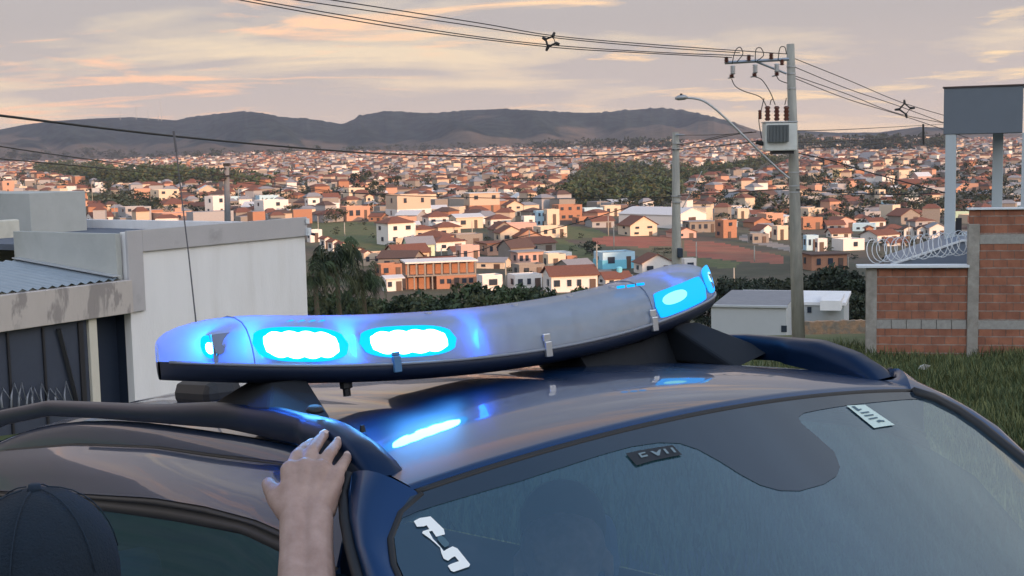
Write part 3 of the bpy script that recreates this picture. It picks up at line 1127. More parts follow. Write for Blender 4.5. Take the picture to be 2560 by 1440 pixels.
sp = wood_spots([WOODS[0]], 420, 3, 6, 1) + wood_spots([WOODS[1]], 260, 4, 8, 2) + wood_spots([WOODS[2]], 40, 4, 6, 3)
lumps('woodland', sp, 'dark woods on the slopes between the parts of the town', [M_leafs[1], M_leafd[2], M_leafs[2]], 3)
belt = [[(0, 386), (330, 382), (560, 392), (560, 400), (0, 408)], [(1280, 368), (1700, 366), (1700, 374), (1280, 376)], [(1980, 362), (2360, 358), (2360, 380), (1980, 378)], [(560, 390), (900, 372), (1280, 368), (1280, 376), (560, 398)]]
sp = wood_spots(belt, 420, 6, 13, 4)
town = [[(0, 400), (2560, 372), (2560, 520), (1990, 560), (1400, 520), (560, 540), (230, 540), (0, 470)]]
sp += wood_spots(town, 620, 2.5, 5, 5)
sp += wood_spots([[(230, 470), (2360, 440), (2560, 460), (2560, 540), (1990, 580), (1400, 520), (560, 540), (230, 540)]], 900, 1.2, 2.8, 8)
sp += wood_spots([[(0, 400), (2560, 372), (2560, 450), (1990, 470), (0, 470)]], 900, 2.0, 4.5, 18)
sp += [q for q in wood_spots([[(780, 560), (1480, 540), (1480, 700), (960, 700)], [(1990, 540), (2400, 540), (2400, 640), (1990, 680)]], 170, .7, 1.6, 9)]
lumps('town_treetops', sp, 'dark treetops scattered between the far houses and along the foot of the hills', M_leafd, 6, 36)

# trees one can tell apart in the town
TT = [(1815, 528, 60, 30, 'round dark tree right of the hangar roof'), (1850, 522, 70, 34, 'wide dark tree crown above the red roofed house'), (1895, 520, 60, 26, 'dark tree crown left of the big pole'),
      (2030, 520, 80, 32, 'broad dark tree behind the sunlit cream stepped house'), (2085, 528, 80, 34, 'broad dark tree right of the sunlit cream stepped house'), (2260, 535, 80, 40, 'wide dark tree below the cream tower block'), (2310, 545, 80, 38, 'wide dark tree left of the tower column'), (2120, 500, 50, 24, 'smaller dark tree above the church like house'),
      (735, 545, 56, 30, 'reddish dark tree above the end of the grey parapet'), (840, 556, 60, 32, 'bushy dark tree by the white terrace'), (905, 470, 60, 42, 'tall dark tree left of the tall beige house'), (940, 500, 44, 40, 'tall dark tree touching the shaded side of the beige house'), (985, 480, 40, 36, 'dark tree behind the tall beige house'),
      (330, 505, 50, 26, 'dark round tree beside the green strip'), (1828, 588, 22, 20, 'small dark tree before the orange block house'), (1350, 515, 60, 34, 'dark tree above the cream cube houses'), (1300, 500, 50, 28, 'dark tree left of the orange block house'), (1420, 512, 60, 34, 'dark tree at the foot of the wooded slope'),
      (2000, 470, 60, 26, 'dark tree right of the big pole, high in the town'), (2090, 478, 66, 26, 'dark tree high in the town, left of the tower block'),
      (1660, 640, 60, 20, 'low scrub tree under the red earth bank'), (1480, 640, 44, 34, 'leafless bushy tree beside the dirt road'), (1350, 392, 70, 22, 'broad dark tree on the skyline of the far town'), (1300, 392, 50, 16, 'small dark tree on the skyline of the far town')]
for i, (px, yb, wpx, hpx, lab) in enumerate(TT):
    g = hitg(px, yb)
    s = g[1] / F
    make_tree('tree', tuple(g), hpx * s * 1.15, wpx * s, i, lab, group='trees in the town', mats=M_leafd, detail=(26, 26, .30), trunk=.2)

# thin poles standing among the houses
TP = [(232, 455, 515), (288, 510, 553), (498, 480, 522), (598, 468, 535), (741, 470, 500), (943, 476, 512), (955, 476, 512), (934, 507, 536), (796, 540, 584), (862, 556, 592), (1181, 553, 602), (1132, 494, 522), (1265, 650, 718), (1358, 488, 522), (1310, 498, 526), (1501, 498, 528), (1521, 540, 590), (1535, 565, 628), (1493, 610, 726), (1324, 575, 626), (1741, 604, 668), (1886, 614, 656), (1835, 669, 708), (2272, 556, 608), (2120, 642, 672), (1104, 620, 655)]
for i, (px, yt, yb) in enumerate(TP):
    g = hitg(px, yb)
    s = g[1] / F
    h = (yb - yt) * s
    lab = f"{'tall' if h > 6 else 'short'} thin pale pole " + ('left of the cable pole' if px < 560 else 'near the cable pole' if px < 760 else 'by the white terrace' if px < 920 else 'beside the beige house' if px < 1000 else 'among the middle houses' if px < 1480 else 'near the red earth bank' if px < 1800 else 'left of the big pole' if px < 1960 else 'behind the coiled wire')
    root = empty('utility_pole', tuple(g), 0, lab + f", {['first', 'second', 'third', 'fourth', 'fifth', 'sixth', 'seventh', 'eighth', 'ninth'][sum(1 for q in TP[:i] if (q[0] < 560) == (px < 560) and (q[0] < 760) == (px < 760) and (q[0] < 1000) == (px < 1000) and (q[0] < 1480) == (px < 1480)) % 9]} there", 'pole', 'thin poles among the houses')
    mb = MB()
    mb.tube([(0, 0, -1), (0, 0, h)], [.17, .12], 7)
    mb.obj('post', M_conc, root, True)
    if h > 6:
        mb = MB()
        mb.box(-.5, .5, -.05, .05, h - .5, h - .4)
        mb.obj('crossarm', M_conc, root)

# masts on the hill
for i, (px, yt, yb) in enumerate([(404, 248, 299), (396, 276, 298), (371, 274, 296), (301, 278, 297), (341, 262, 297)]):
    d = 4700.
    lo, hi = W(px, yb + 4, d), W(px, yt, d)
    hh = hi[2] - lo[2]
    root = empty('radio_mast', tuple(lo), 0, ['tallest thin radio mast on the left hill', 'short mast just left of the tallest mast', 'short mast on the hill, second from the tallest', 'leftmost faint mast on the hill', 'faint slender mast between the leftmost and the short ones'][i], 'mast', 'radio masts on the left hill')
    mb = MB()
    for (u, v) in ((-1, -1), (1, -1), (0, 1)):
        mb.tube([(u * 1.2, v * 1.2, 0), (u * .3, v * .3, hh)], .35, 4)
    for k in range(12):
        z = hh * k / 12
        q = 1.2 - .9 * k / 12
        mb.tube([(-q, -q, z), (q, -q, z + hh / 12)], .18, 3)
    mb.obj('lattice', M_steel, root)

# ------------------------------------------------------------------ near buildings


class Frame:
    """a house-sized frame: x along a wall, y into the building, z up"""

    def __init__(s, px, d, u):
        w = W(px, 700, d)
        s.o = np.array([w[0], w[1], 0.0])
        u = np.array(u, float)
        u /= np.linalg.norm(u)
        s.u = np.array([u[0], u[1], 0])
        s.i = np.array([-u[1], u[0], 0])
        s.rz = math.atan2(u[1], u[0])

    def hit(s, px, py, off=0.0):
        v = MCW @ np.array([(px - 1280) / F, (py - 720) / F, 1.0])
        t = ((s.o + s.i * off - CAMP) @ s.i) / (v @ s.i)
        p = CAMP + v * t
        return float((p - s.o) @ s.u), float(p[2])

    def hitx(s, px, py, x):
        v = MCW @ np.array([(px - 1280) / F, (py - 720) / F, 1.0])
        t = ((s.o + s.u * x - CAMP) @ s.u) / (v @ s.u)
        p = CAMP + v * t
        return float((p - s.o) @ s.i), float(p[2])


M_plast = mat('smooth_white_render', (.80, .79, .80), .9, .05, 1.4, .25, 40, col2=(.70, .68, .67), thr=(.5, .8), stretch=(1, 1, .16))
M_greyr = mat('grey_painted_render', (.46, .44, .45), .9, .05, 1.0, .15, 30, col2=(.36, .34, .35), thr=(.62, .72))
M_greenr = mat('weathered_green_grey_render', (.44, .45, .43), .92, .10, .8, .2, 20, col2=(.30, .31, .29), thr=(.6, .85))
M_stain = mat('peeling_beam', (.50, .45, .42), .92, .06, 2.0, .2, 20, col2=(.30, .27, .26), thr=(.50, .55), stretch=(1, 1, .35))
M_creamr = mat('cream_render_mossy', (.60, .58, .50), .92, .08, .8, col2=(.34, .33, .28), thr=(.55, .85))
M_corr = mat('corrugated_zinc', (.30, .35, .40), .45, .12, 1.0, metal=.35)
M_gate = mat('gate_glass', (.06, .07, .10), .25, .1, 1)
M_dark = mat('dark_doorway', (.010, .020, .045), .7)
M_bframe = mat('black_metal', (.02, .02, .025), .5)

A = Frame(766, 28.0, (.54, .84))
xR = A.hit(766, 700)[0]
xP = A.hit(356, 700)[0]
xQ = A.hit(319, 640)[0]
zT = A.hit(755, 545)[1]
zTl = zT
zBand = A.hit(758, 590)[1]
zBeamB = A.hit(356, 776)[1]
zBeamT = A.hit(319, 701, -.12)[1]
xL = A.hit(-60, 800)[0]
lh = empty('house', tuple(A.o), A.rz, 'plastered grey and white house with garage gate behind the police car', 'house')
DEEP = 9.0
mb = MB()
mb.box(xQ, xR, 0, .18, -6, zT - .01)
mb.box(xR - .18, xR - .001, .181, DEEP, -6, zT - .10)
mb.obj('wall', M_plast, lh)
MB().box(xQ, xR, DEEP + .001, DEEP + .18, -6, zT + .03).obj('rear_parapet', mat('dark_weathered_render', (.16, .18, .21), .95, .2, 1.5), lh)
mb = MB()
mb.box(xQ - .02, xR - .181, .19, DEEP - .01, zT - .42, zT - .30)
mb.obj('roof', mat('tarred_roof', (.10, .12, .16), .8, .2, 1), lh)
mb = MB()
mb.box(xP + .001, xR + .03, -.06, -.001, zBand, zT + .02)
mb.box(xQ - .04, xP, -.06, -.001, zBeamB, zT + .02)
mb.obj('trim', M_greyr, lh, bevel=.008)
mb = MB()
mb.box(xL - 3, xQ - .041, -.14, .10, zBeamB, zBeamT)
mb.obj('beam', M_stain, lh, bevel=.01)
# garage side wall running back from the pilaster
yb1 = A.hitx(50, 575, xQ)[0]
mb = MB()
mb.box(xQ - .16, xQ - .041, .12, yb1, zBeamB, zT - .03)
mb.obj('side_wall', M_greenr, lh)
# corrugated roof of the garage
mb = MB()
y1, z1 = A.hitx(45, 650, xQ - .2)
vs, fs = [], []
nx = 120
x0c = xL - 3
for i in range(nx):
    x = x0c + (xQ - .17 - x0c) * i / (nx - 1)
    zz = .025 * math.sin(i * math.pi / 2)
    for (yy, zb) in ((.0, zBeamT + .03), (y1, z1)):
        vs.append((x, yy, zb + zz))
for i in range(nx - 1):
    fs.append((2 * i, 2 * i + 2, 2 * i + 3, 2 * i + 1))
mb.add(vs, fs)
mb.obj('garage_roof', M_corr, lh, True)
mb = MB()
mb.box(xQ - .34, xQ - .165, 0.02, y1, 0, .02, mat=Matrix.Translation((0, 0, zBeamT + .07)) @ Matrix(((1, 0, 0, 0), (0, 1, 0, 0), (0, (z1 - zBeamT - .03) / y1, 1, 0), (0, 0, 0, 1))))
mb.obj('gutter', mat('gutter_metal', (.5, .52, .54), .4, metal=.4), lh)
# post, doorway and gate under the beam
xa = A.hit(240, 850)[0]
xb_ = A.hit(220, 850)[0]
xc = A.hit(322, 850)[0]
mb = MB()
mb.box(xb_, xa, -.05, .12, -6, zBeamB - .003)
mb.obj('post', mat('cream_post', (.62, .58, .50), .8, .06, 2), lh, bevel=.01)
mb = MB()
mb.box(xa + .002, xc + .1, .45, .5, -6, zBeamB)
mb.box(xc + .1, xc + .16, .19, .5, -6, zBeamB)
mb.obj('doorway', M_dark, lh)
mb = MB()
mb.box(xL - 3, xb_ - .002, .02, .05, -6, A.hit(120, 808)[1])
mb.obj('gate_panel', M_gate, lh)
for j, px in enumerate((-90, 22, 111, 205)):
    x = A.hit(px, 900)[0]
    mb = MB()
    wv = .02 if px < 200 else .05
    mb.box(x - wv, x + wv, -.02, .018, -6, zBeamB - .05)
    mb.obj('gate_bar', M_bframe, lh)
p0, p1 = A.hit(144, 822), A.hit(190, 1005)
mb = MB()
mb.tube([(p0[0], -.03, p0[1]), (p1[0], -.03, p1[1])], .045, 4)
mb.obj('gate_brace', M_bframe, lh)
mb = MB()
zz = A.hit(120, 812)[1]
mb.box(xL - 3, xb_ - .01, -.03, .06, zz, zz + .06)
mb.obj('gate_rail', M_bframe, lh)
for j in range(9):
    mb = MB()
    px = 5 + j * 20 + rnd.uniform(-5, 5)
    a = A.hit(px, 1020, -.06)
    b = A.hit(px + rnd.uniform(-10, 14), 962 + rnd.uniform(-12, 8), -.06)
    c = A.hit(px + rnd.uniform(14, 24), 1000, -.06)
    mb.tube([(a[0], -.06, a[1]), ((a[0] + b[0]) / 2 - .02, -.06, (a[1] + b[1]) / 2), (b[0], -.07, b[1]), (c[0], -.08, c[1])], [.022, .018, .014, .006], 5)
    mb.obj('pale_arc', mat('pale_arc_tone', (.30, .32, .38), .5), lh, True)  # pale curved strips low across the gate panel
# roof box and the cream wall behind
y0b = 6.0
f0 = A.hit(75, 520, y0b)
f1 = A.hit(215, 520, y0b)
ztb = A.hit(150, 480, y0b)[1]
mb = MB()
mb.box(f0[0], f1[0], y0b, y0b + 3.2, zTl - 1.2, ztb)
mb.obj('roof_box', M_greenr, lh, bevel=.01)
c0 = A.hit(-90, 600, y0b - .6)
c1 = A.hit(52, 600, y0b - .6)
zc = A.hit(30, 549, y0b - .6)[1]
mb = MB()
mb.box(c0[0], c1[0], y0b - .6, y0b - .4, zT - 3.5, zc)
mb.obj('rear_wall', M_creamr, lh, bevel=.03)
# security camera on the corner
mb = MB()
q = A.hit(760, 552)
q2 = A.hit(763, 580)
mb.tube([(q[0], -.10, q[1] + .05), (q[0], -.10, q[1] - .06)], .045, 8)
sc_ = mb.obj('security_camera', mat('white_plastic', (.75, .76, .78), .4), lh)
mb = MB()
mb.box(q2[0] - .05, q2[0] + .05, -.14, -.02, q2[1] - .07, q2[1] + .09)
mb.obj('camera_box', mat('white_metal_coping', (.72, .76, .80), .45, .05, 2), sc_)
mb = MB()
mb.tube([(q2[0], -.06, q2[1] - .02), (q2[0] + .10, -.2, q2[1] - .06)], .03, 8)
mb.obj('camera_lens', M_bframe, sc_)

# ---- right: brick walls, coping, tower
M_brick = bpy.data.materials.new('clay_block_wall')
M_brick.use_nodes = True
t = M_brick.node_tree
b = t.nodes['Principled BSDF']
b.inputs['Roughness'].default_value = .93
tcn = t.nodes.new('ShaderNodeTexCoord')
mp = t.nodes.new('ShaderNodeCombineXYZ')
sp_ = t.nodes.new('ShaderNodeSeparateXYZ')
t.links.new(tcn.outputs['Object'], sp_.inputs[0])
t.links.new(sp_.outputs[0], mp.inputs[0])
t.links.new(sp_.outputs[2], mp.inputs[1])
# wobble so the joints are not ruler straight
nz = t.nodes.new('ShaderNodeTexNoise')
nz.inputs['Scale'].default_value = 7
t.links.new(tcn.outputs['Object'], nz.inputs['Vector'])
vm = t.nodes.new('ShaderNodeVectorMath')
vm.operation = 'MULTIPLY_ADD'
t.links.new(nz.outputs['Color'], vm.inputs[0])
vm.inputs[1].default_value = (.02, .022, 0)
t.links.new(mp.outputs[0], vm.inputs[2])
bt = t.nodes.new('ShaderNodeTexBrick')
bt.inputs['Scale'].default_value = 1
bt.inputs['Brick Width'].default_value = .30
bt.inputs['Row Height'].default_value = .20
bt.inputs['Mortar Size'].default_value = .010
bt.inputs['Mortar Smooth'].default_value = .5
bt.inputs['Color1'].default_value = (.36, .150, .090, 1)
bt.inputs['Color2'].default_value = (.27, .115, .075, 1)
bt.inputs['Mortar'].default_value = (.22, .14, .11, 1)
bt.inputs['Bias'].default_value = -.1
t.links.new(vm.outputs[0], bt.inputs['Vector'])
ns = noise(t, tcn.outputs['Object'], 3.0, 6, .7)
vr = ramp(t, ns, [(.3, (.66, .62, .62)), (.62, (1.05, 1.05, 1.05)), (.75, (1.35, 1.2, 1.15))])
sy_ = t.nodes.new('ShaderNodeSeparateXYZ')
t.links.new(vm.outputs[0], sy_.inputs[0])
frc = mathn(t, 'FRACT', mathn(t, 'MULTIPLY', sy_.outputs[1], 5.0))
bed = ramp(t, frc, [(0.0, (1, 1, 1)), (.07, (1, 1, 1)), (.11, (0, 0, 0)), (.97, (0, 0, 0)), (1.0, (1, 1, 1))])
bed2 = mathn(t, 'MULTIPLY', bed, ramp(t, ns, [(.3, (.35, .35, .35)), (.55, (1, 1, 1))]))
cc = mixc(t, bed2, bt.outputs['Color'], (.42, .35, .31))
cc = mixc(t, 1.0, cc, vr, 'MULTIPLY')
t.links.new(cc, b.inputs['Base Color'])
bp = t.nodes.new('ShaderNodeBump')
bp.inputs['Strength'].default_value = .8
bp.inputs['Distance'].default_value = .02
inv = mathn(t, 'SUBTRACT', 1.0, bt.outputs['Fac'])
hh_ = mathn(t, 'ADD', inv, mathn(t, 'MULTIPLY', ns, .6))
t.links.new(hh_, bp.inputs['Height'])
t.links.new(bp.outputs[0], b.inputs['Normal'])
M_colm = mat('rough_column_concrete', (.30, .28, .25), .95, .25, 2.5, .6, 14, col2=(.40, .38, .35), thr=(.45, .7))
M_cblk = mat('grey_concrete_block', (.34, .33, .31), .95, .25, 5, .5, 10)
M_cop = mat('white_metal_coping', (.72, .76, .80), .45, .05, 2)

B = Frame(2165, 30.0, (.97, -.20))
bx = [B.hit(px, 750)[0] for px in (2165, 2192, 2418, 2446, 2760)]
z1t = B.hit(2300, 668)[1]
zg = -4.6
zb0, zb1 = B.hit(2300, 822)[1], B.hit(2300, 800)[1]
z2t = B.hit(2470, 524)[1]
zc0, zc1 = B.hit(2500, 610)[1], B.hit(2500, 586)[1]
wl1 = empty('brick_wall', tuple(B.o), B.rz, 'lower unplastered clay block wall with grey block course and white capping', 'wall')
MB().box(bx[0], bx[1], -.03, .17, zg, z1t - .002).obj('column', M_colm, wl1, bevel=.012)
MB().box(bx[1] + .002, bx[2] - .002, 0, .14, zg, zb0 - .003).obj('brick_panel', M_brick, wl1)
MB().box(bx[1] + .002, bx[2] - .002, 0.0, .14, zb1 + .003, z1t - .003).obj('brick_panel', M_brick, wl1)
mbk = MB()
nb = 6
for k in range(nb):
    xa_ = bx[1] + .004 + (bx[2] - bx[1]) * k / nb
    mbk.box(xa_, xa_ + (bx[2] - bx[1]) / nb - .014, -.004 + rnd.uniform(-.004, .004), .14, zb0, zb1)
mbk.obj('block_course', M_cblk, wl1)
MB().box(bx[0] - .22, bx[2] + .02, -.14, .26, z1t, z1t + .055).obj('capping', M_cop, wl1)
wl2 = empty('brick_wall', tuple(B.o), B.rz, 'taller clay block wall at the right edge with thick grey column at its left end', 'wall')
MB().box(bx[2], bx[3], -.05, .18, zg, B.hit(2430, 560)[1]).obj('column', M_colm, wl2, bevel=.012)
MB().box(bx[2] + .03, bx[4], .02, .15, zc1 + .003, z2t).obj('brick_panel', M_brick, wl2)
MB().box(bx[3] + .002, bx[4], -.01, .15, zc0, zc1).obj('beam', M_cblk, wl2, bevel=.006)
MB().box(bx[3] + .002, bx[4], .0, .15, zb1 + .003, zc0 - .003).obj('brick_panel', M_brick, wl2)
MB().box(bx[3] + .002, bx[4], -.006, .15, zb0, zb1).obj('block_course', M_cblk, wl2)
MB().box(bx[3] + .002, bx[4], .0, .15, zg, zb0 - .003).obj('brick_panel', M_brick, wl2)
MB().box(bx[2] - .03, bx[4], -.06, .24, z2t + .002, z2t + .04).obj('capping', M_cop, wl2)

# coiled razor wire over the lower wall
mb = MB()
pts = []
turns = 17
x0w, x1w = B.hit(2178, 640, .4)[0], B.hit(2440, 640, .4)[0]
for i in range(turns * 18 + 1):
    tt = i / (turns * 18)
    an = tt * turns * 2 * math.pi
    rr = .27 + .02 * math.sin(an * .37)
    pts.append((x0w + (x1w - x0w) * tt + .20 * math.cos(an) + .03 * math.sin(an * .31), .45 + .16 * math.sin(an + .6), z1t + .34 + .22 * tt + rr * math.sin(an)))
mb.tube(pts, .011, 4)
o = mb.obj('razor_wire', mat('razor_steel', (.62, .64, .66), .45, metal=.3), None)
o.location = tuple(B.o)
o.rotation_euler = (0, 0, B.rz)
setp(o, 'coil of razor wire running above the lower clay block wall', 'wire')

# slanting canopy behind the wall
C = Frame(2245, 32.5, (.97, -.20))
ca = C.hit(2235, 661)
cb = C.hit(2405, 601)
cn = empty('canopy', tuple(C.o), C.rz, 'slanting grey canopy with white edge behind the coiled wire', 'canopy')
mb = MB()
mb.prism([(ca[0], ca[1] - .35), (cb[0] + 1.2, ca[1] - .35), (cb[0] + 1.2, cb[1] - .03), (cb[0], cb[1] - .03), (ca[0], ca[1] - .03)], 1, 0.0, 3.0)
mb.obj('panel', mat('blue_grey_sheet', (.16, .20, .27), .5, .08, 1), cn)
mb = MB()
mb.prism([(ca[0] - .1, ca[1] - .028), (cb[0], cb[1] - .028), (cb[0] + 1.2, cb[1] - .028), (cb[0] + 1.2, cb[1] + .02), (cb[0], cb[1] + .02), (ca[0] - .1, ca[1] + .01)], 1, -.05, .05)
mb.obj('edge', M_cop, cn)

T = Frame(2360, 34.0, (.93, -.37))
tw = empty('tower', tuple(T.o), T.rz, 'grey tower with closed box on tall square columns at the right edge', 'tower')
tx0, tzt = T.hit(2360, 217)
tzb = T.hit(2362, 336)[1]
tx1 = T.hit(2557, 300)[0]
M_tow = mat('blue_grey_render', (.145, .17, .205), .9, .05, 1, .1, 30)
M_tow2 = mat('pale_column_render', (.46, .52, .56), .9, .05, 1, .1, 30)
MB().box(tx0, tx1, 0, 1.9, tzb, tzt - .04).obj('box', M_tow, tw, bevel=.01)
MB().box(tx0 - .03, tx1 + .03, -.03, 1.93, tzt - .038, tzt).obj('rim', mat('dark_rim', (.07, .05, .05), .6), tw)
for (pxa, off, m_) in ((2362, .02, M_tow2), (2480, 1.55, M_tow2)):
    xa_ = T.hit(pxa, 450, off)[0]
    MB().box(xa_, xa_ + .27, off, off + .27, zg, tzb - .003).obj('column', m_, tw, bevel=.01)
xa_ = T.hit(2553, 450, .02)[0]
MB().box(xa_, xa_ + .27, .02, .29, zg, tzb - .003).obj('column', M_tow2, tw, bevel=.01)
xa_, za_ = T.hit(2383, 588, .3)
MB().box(xa_, xa_ + .9, .3, 1.9, zg, za_).obj('low_wall', M_tow2, tw)
MB().box(xa_ + .05, xa_ + .2, .5, .62, za_, za_ + .45).obj('rail_post', M_bframe, tw)

# white single storey house and the rough orange wall in front of it
H1 = Frame(1975, 58.0, (.95, -.30))
wh = empty('house', tuple(H1.o), H1.rz, 'low white single storey house behind the right end of the light bar', 'house')
a0 = H1.hit(1778, 765)
a1 = H1.hit(1965, 765)
zt_ = H1.hit(1870, 768)[1]
gz_ = -11
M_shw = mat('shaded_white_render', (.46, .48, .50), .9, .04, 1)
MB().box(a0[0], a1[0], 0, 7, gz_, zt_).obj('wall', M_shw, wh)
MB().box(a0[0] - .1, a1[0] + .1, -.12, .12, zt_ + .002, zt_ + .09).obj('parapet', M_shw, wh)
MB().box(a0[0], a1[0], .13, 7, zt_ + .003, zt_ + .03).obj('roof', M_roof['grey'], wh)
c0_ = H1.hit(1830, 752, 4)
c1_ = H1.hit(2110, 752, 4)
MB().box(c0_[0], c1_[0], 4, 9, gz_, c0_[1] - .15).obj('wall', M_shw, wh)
MB().box(c0_[0] - .1, c1_[0] + .1, 3.9, 9.1, c0_[1] - .148, c0_[1]).obj('parapet', M_plast, wh)
k0, kz = H1.hit(2050, 776, 2.6)
k1 = H1.hit(2102, 776, 2.6)[0]
MB().box(k0, k1, 2.6, 6, kz, H1.hit(2080, 752, 2.6)[1]).obj('overhang', M_plast, wh)
k0, kz = H1.hit(2018, 782, 3.9)
MB().box(k0, k0 + .2, 3.95, 4.05, kz, kz + .28).obj('window', M_win, wh)
k0, kz = H1.hit(1953, 830, -.02)
MB().box(k0, k0 + .25, -.03, .05, kz, kz + .3).obj('window', M_win, wh)
R1 = Frame(2010, 46.0, (.98, -.15))
rw = empty('garden_wall', tuple(R1.o), R1.rz, 'rough orange stone wall between the big pole and the brick walls', 'wall')
r0 = R1.hit(1990, 806)
r1 = R1.hit(2200, 800)
mb = MB()
ptsw = []
n = 24
for i in range(n):
    x = r0[0] + (r1[0] - r0[0]) * i / (n - 1)
    ptsw.append((x, r0[1] + (r1[1] - r0[1]) * i / (n - 1) + rnd.uniform(-.03, .03)))
mb.prism([(r1[0], -8), (r0[0], -8)] + ptsw, 1, 0, .3)
mb.obj('wall', mat('orange_rubble', (.38, .24, .15), .95, .35, 3, .6, 8, col2=(.24, .20, .16), thr=(.45, .6)), rw)

# ------------------------------------------------------------------ poles and cables
PD = 36.0


def at(px, py, d=PD):
    return tuple(W(px, py, d))


pb, pt_ = W(2000, 980, PD), W(1976, 110, PD)
pole = empty('utility_pole', (0, 0, 0), 0, 'big round concrete pole carrying the transformer, crossarm and street lamp arm', 'pole')
mb = MB()
mb.tube([tuple(pb), tuple(W(1988, 545, PD)), tuple(pt_)], [.20, .158, .108], 20)
mb.obj('shaft', M_conc, pole, True)
for py in (165, 182, 218, 425, 458, 474):
    mb = MB()
    a = (py - 110) / 870
    c = pb * a + pt_ * (1 - a)
    rr = .108 + (.20 - .108) * a
    mb.tube([tuple(c - np.array([0, 0, .02])), tuple(c + np.array([0, 0, .02]))], rr + .012, 16)
    mb.obj('clamp', M_steel, pole)
# crossarm with brace
mb = MB()
mb.tube([at(1812, 157, PD - .25), at(1972, 148, PD - .25)], .045, 4)
mb.obj('crossarm', M_steel, pole)
mb = MB()
mb.tube([at(1885, 152, PD - .2), at(1966, 184, PD - .2)], .03, 4)
mb.obj('brace', M_steel, pole)


def insulator(px, py0, py1, d, r=.05):
    mb = MB()
    pts, rs = [], []
    n = 9
    for i in range(n):
        pts.append(at(px, py0 + (py1 - py0) * i / (n - 1), d))
        rs.append(r * (1.0 if i % 2 else .55))
    mb.tube(pts, rs, 8)
    return mb


for px, y0 in ((1816, 142), (1872, 137), (1928, 133), (1955, 148)):
    insulator(px, y0, y0 + 15, PD - .25, .07).obj('insulator', M_porc, pole, True)
for px, y0, dx in ((1832, 160, -3), (1888, 157, -2), (1942, 155, 0)):
    mb = insulator(px, y0 + 4, y0 + 26, PD - .45, .08)
    mb.obj('fuse_cutout', M_steel, pole, True)
    insulator(px + dx, y0 + 26, y0 + 34, PD - .45, .075).obj('insulator', M_porc, pole, True)
    mb = MB()
    mb.tube([at(px - 12, y0 + 36, PD - .45), at(px + 4, y0 + 33, PD - .45)], .02, 5)
    mb.obj('contact_arm', M_steel, pole)


def ztube(pts, d, r=.011, dd=0):
    mb = MB()
    P_ = [Vector(at(px, py, d)) for px, py in pts]
    out = []
    for i in range(len(P_) - 1):
        p0 = P_[max(i - 1, 0)]
        p1, p2 = P_[i], P_[i + 1]
        p3 = P_[min(i + 2, len(P_) - 1)]
        for k in range(6):
            s = k / 6
            out.append(.5 * ((2 * p1) + (-p0 + p2) * s + (2 * p0 - 5 * p1 + 4 * p2 - p3) * s * s + (-p0 + 3 * p1 - 3 * p2 + p3) * s ** 3))
    out.append(P_[-1])
    mb.tube(out, r, 5)
    return mb


for pts in ([(1829, 197), (1838, 215), (1860, 228), (1900, 242), (1914, 262), (1918, 275)], [(1887, 192), (1905, 200), (1925, 230), (1938, 262)], [(1940, 186), (1948, 200), (1968, 208)],
            [(1830, 160), (1838, 128), (1850, 118), (1857, 135), (1842, 155)], [(1888, 155), (1890, 124), (1902, 120), (1909, 138), (1893, 152)], [(1945, 150), (1950, 120), (1962, 118), (1966, 135)],
            [(1910, 245), (1903, 275), (1897, 300), (1904, 345)], [(1925, 262), (1928, 250), (1934, 248)], [(1962, 262), (1966, 245)]):
    ztube(pts, PD - .35, .013).obj('jumper_wire', M_cable, pole, True)
# transformer
mb = MB()
tp = [at(1908, 308, PD - .30), at(1990, 300, PD - .30), at(1990, 376, PD - .30), at(1908, 379, PD - .30)]
cx_, cz_ = (tp[0][0] + tp[1][0]) / 2, (tp[0][2] + tp[2][2]) / 2
wx, hz_ = (tp[1][0] - tp[0][0]), (tp[0][2] - tp[2][2])
yT = PD - .62
tr = MB()
tr.box(cx_ - wx / 2, cx_ + wx / 2 - .04, yT, yT + .5, cz_ - hz_ / 2, cz_ + hz_ / 2)
tr.obj('transformer_tank', mat('transformer_paint', (.62, .64, .62), .5, .08, 3), pole, bevel=.03)
mb = MB()
mb.box(cx_ - wx / 2 - .02, cx_ + wx / 2 - .02, yT - .02, yT + .52, cz_ + hz_ / 2 + .001, cz_ + hz_ / 2 + .035)
mb.obj('transformer_lid', M_steel, pole, bevel=.01)
mb = MB()
for k in range(15):
    x = cx_ - wx / 2 + .05 + k * (wx * .64) / 15
    mb.box(x, x + .018, yT - .16, yT - .001, cz_ - hz_ * .18, cz_ + hz_ * .42)
mb.box(cx_ - wx / 2 + .04, cx_ - wx / 2 + .05 + wx * .64, yT - .05, yT - .001, cz_ - hz_ * .16, cz_ + hz_ * .40)
mb.obj('cooling_fins', mat('fin_grey', (.17, .19, .20), .5), pole)
for px in (1919, 1942, 1966):
    insulator(px, 265, 302, PD - .35, .085).obj('bushing', M_porc, pole, True)
insulator(1900, 275, 298, PD - .35, .06).obj('bushing', M_porc, pole, True)
mb = MB()
mb.box(cx_ - .25, cx_ + .35, yT + .1, yT + .4, cz_ - hz_ / 2 - .09, cz_ - hz_ / 2 - .002)
mb.obj('mounting_bracket', M_bframe, pole)
mb = MB()
mb.tube([at(1890, 355, PD - .3), at(1912, 360, PD - .3)], .06, 6)
mb.obj('connector', M_cable, pole)
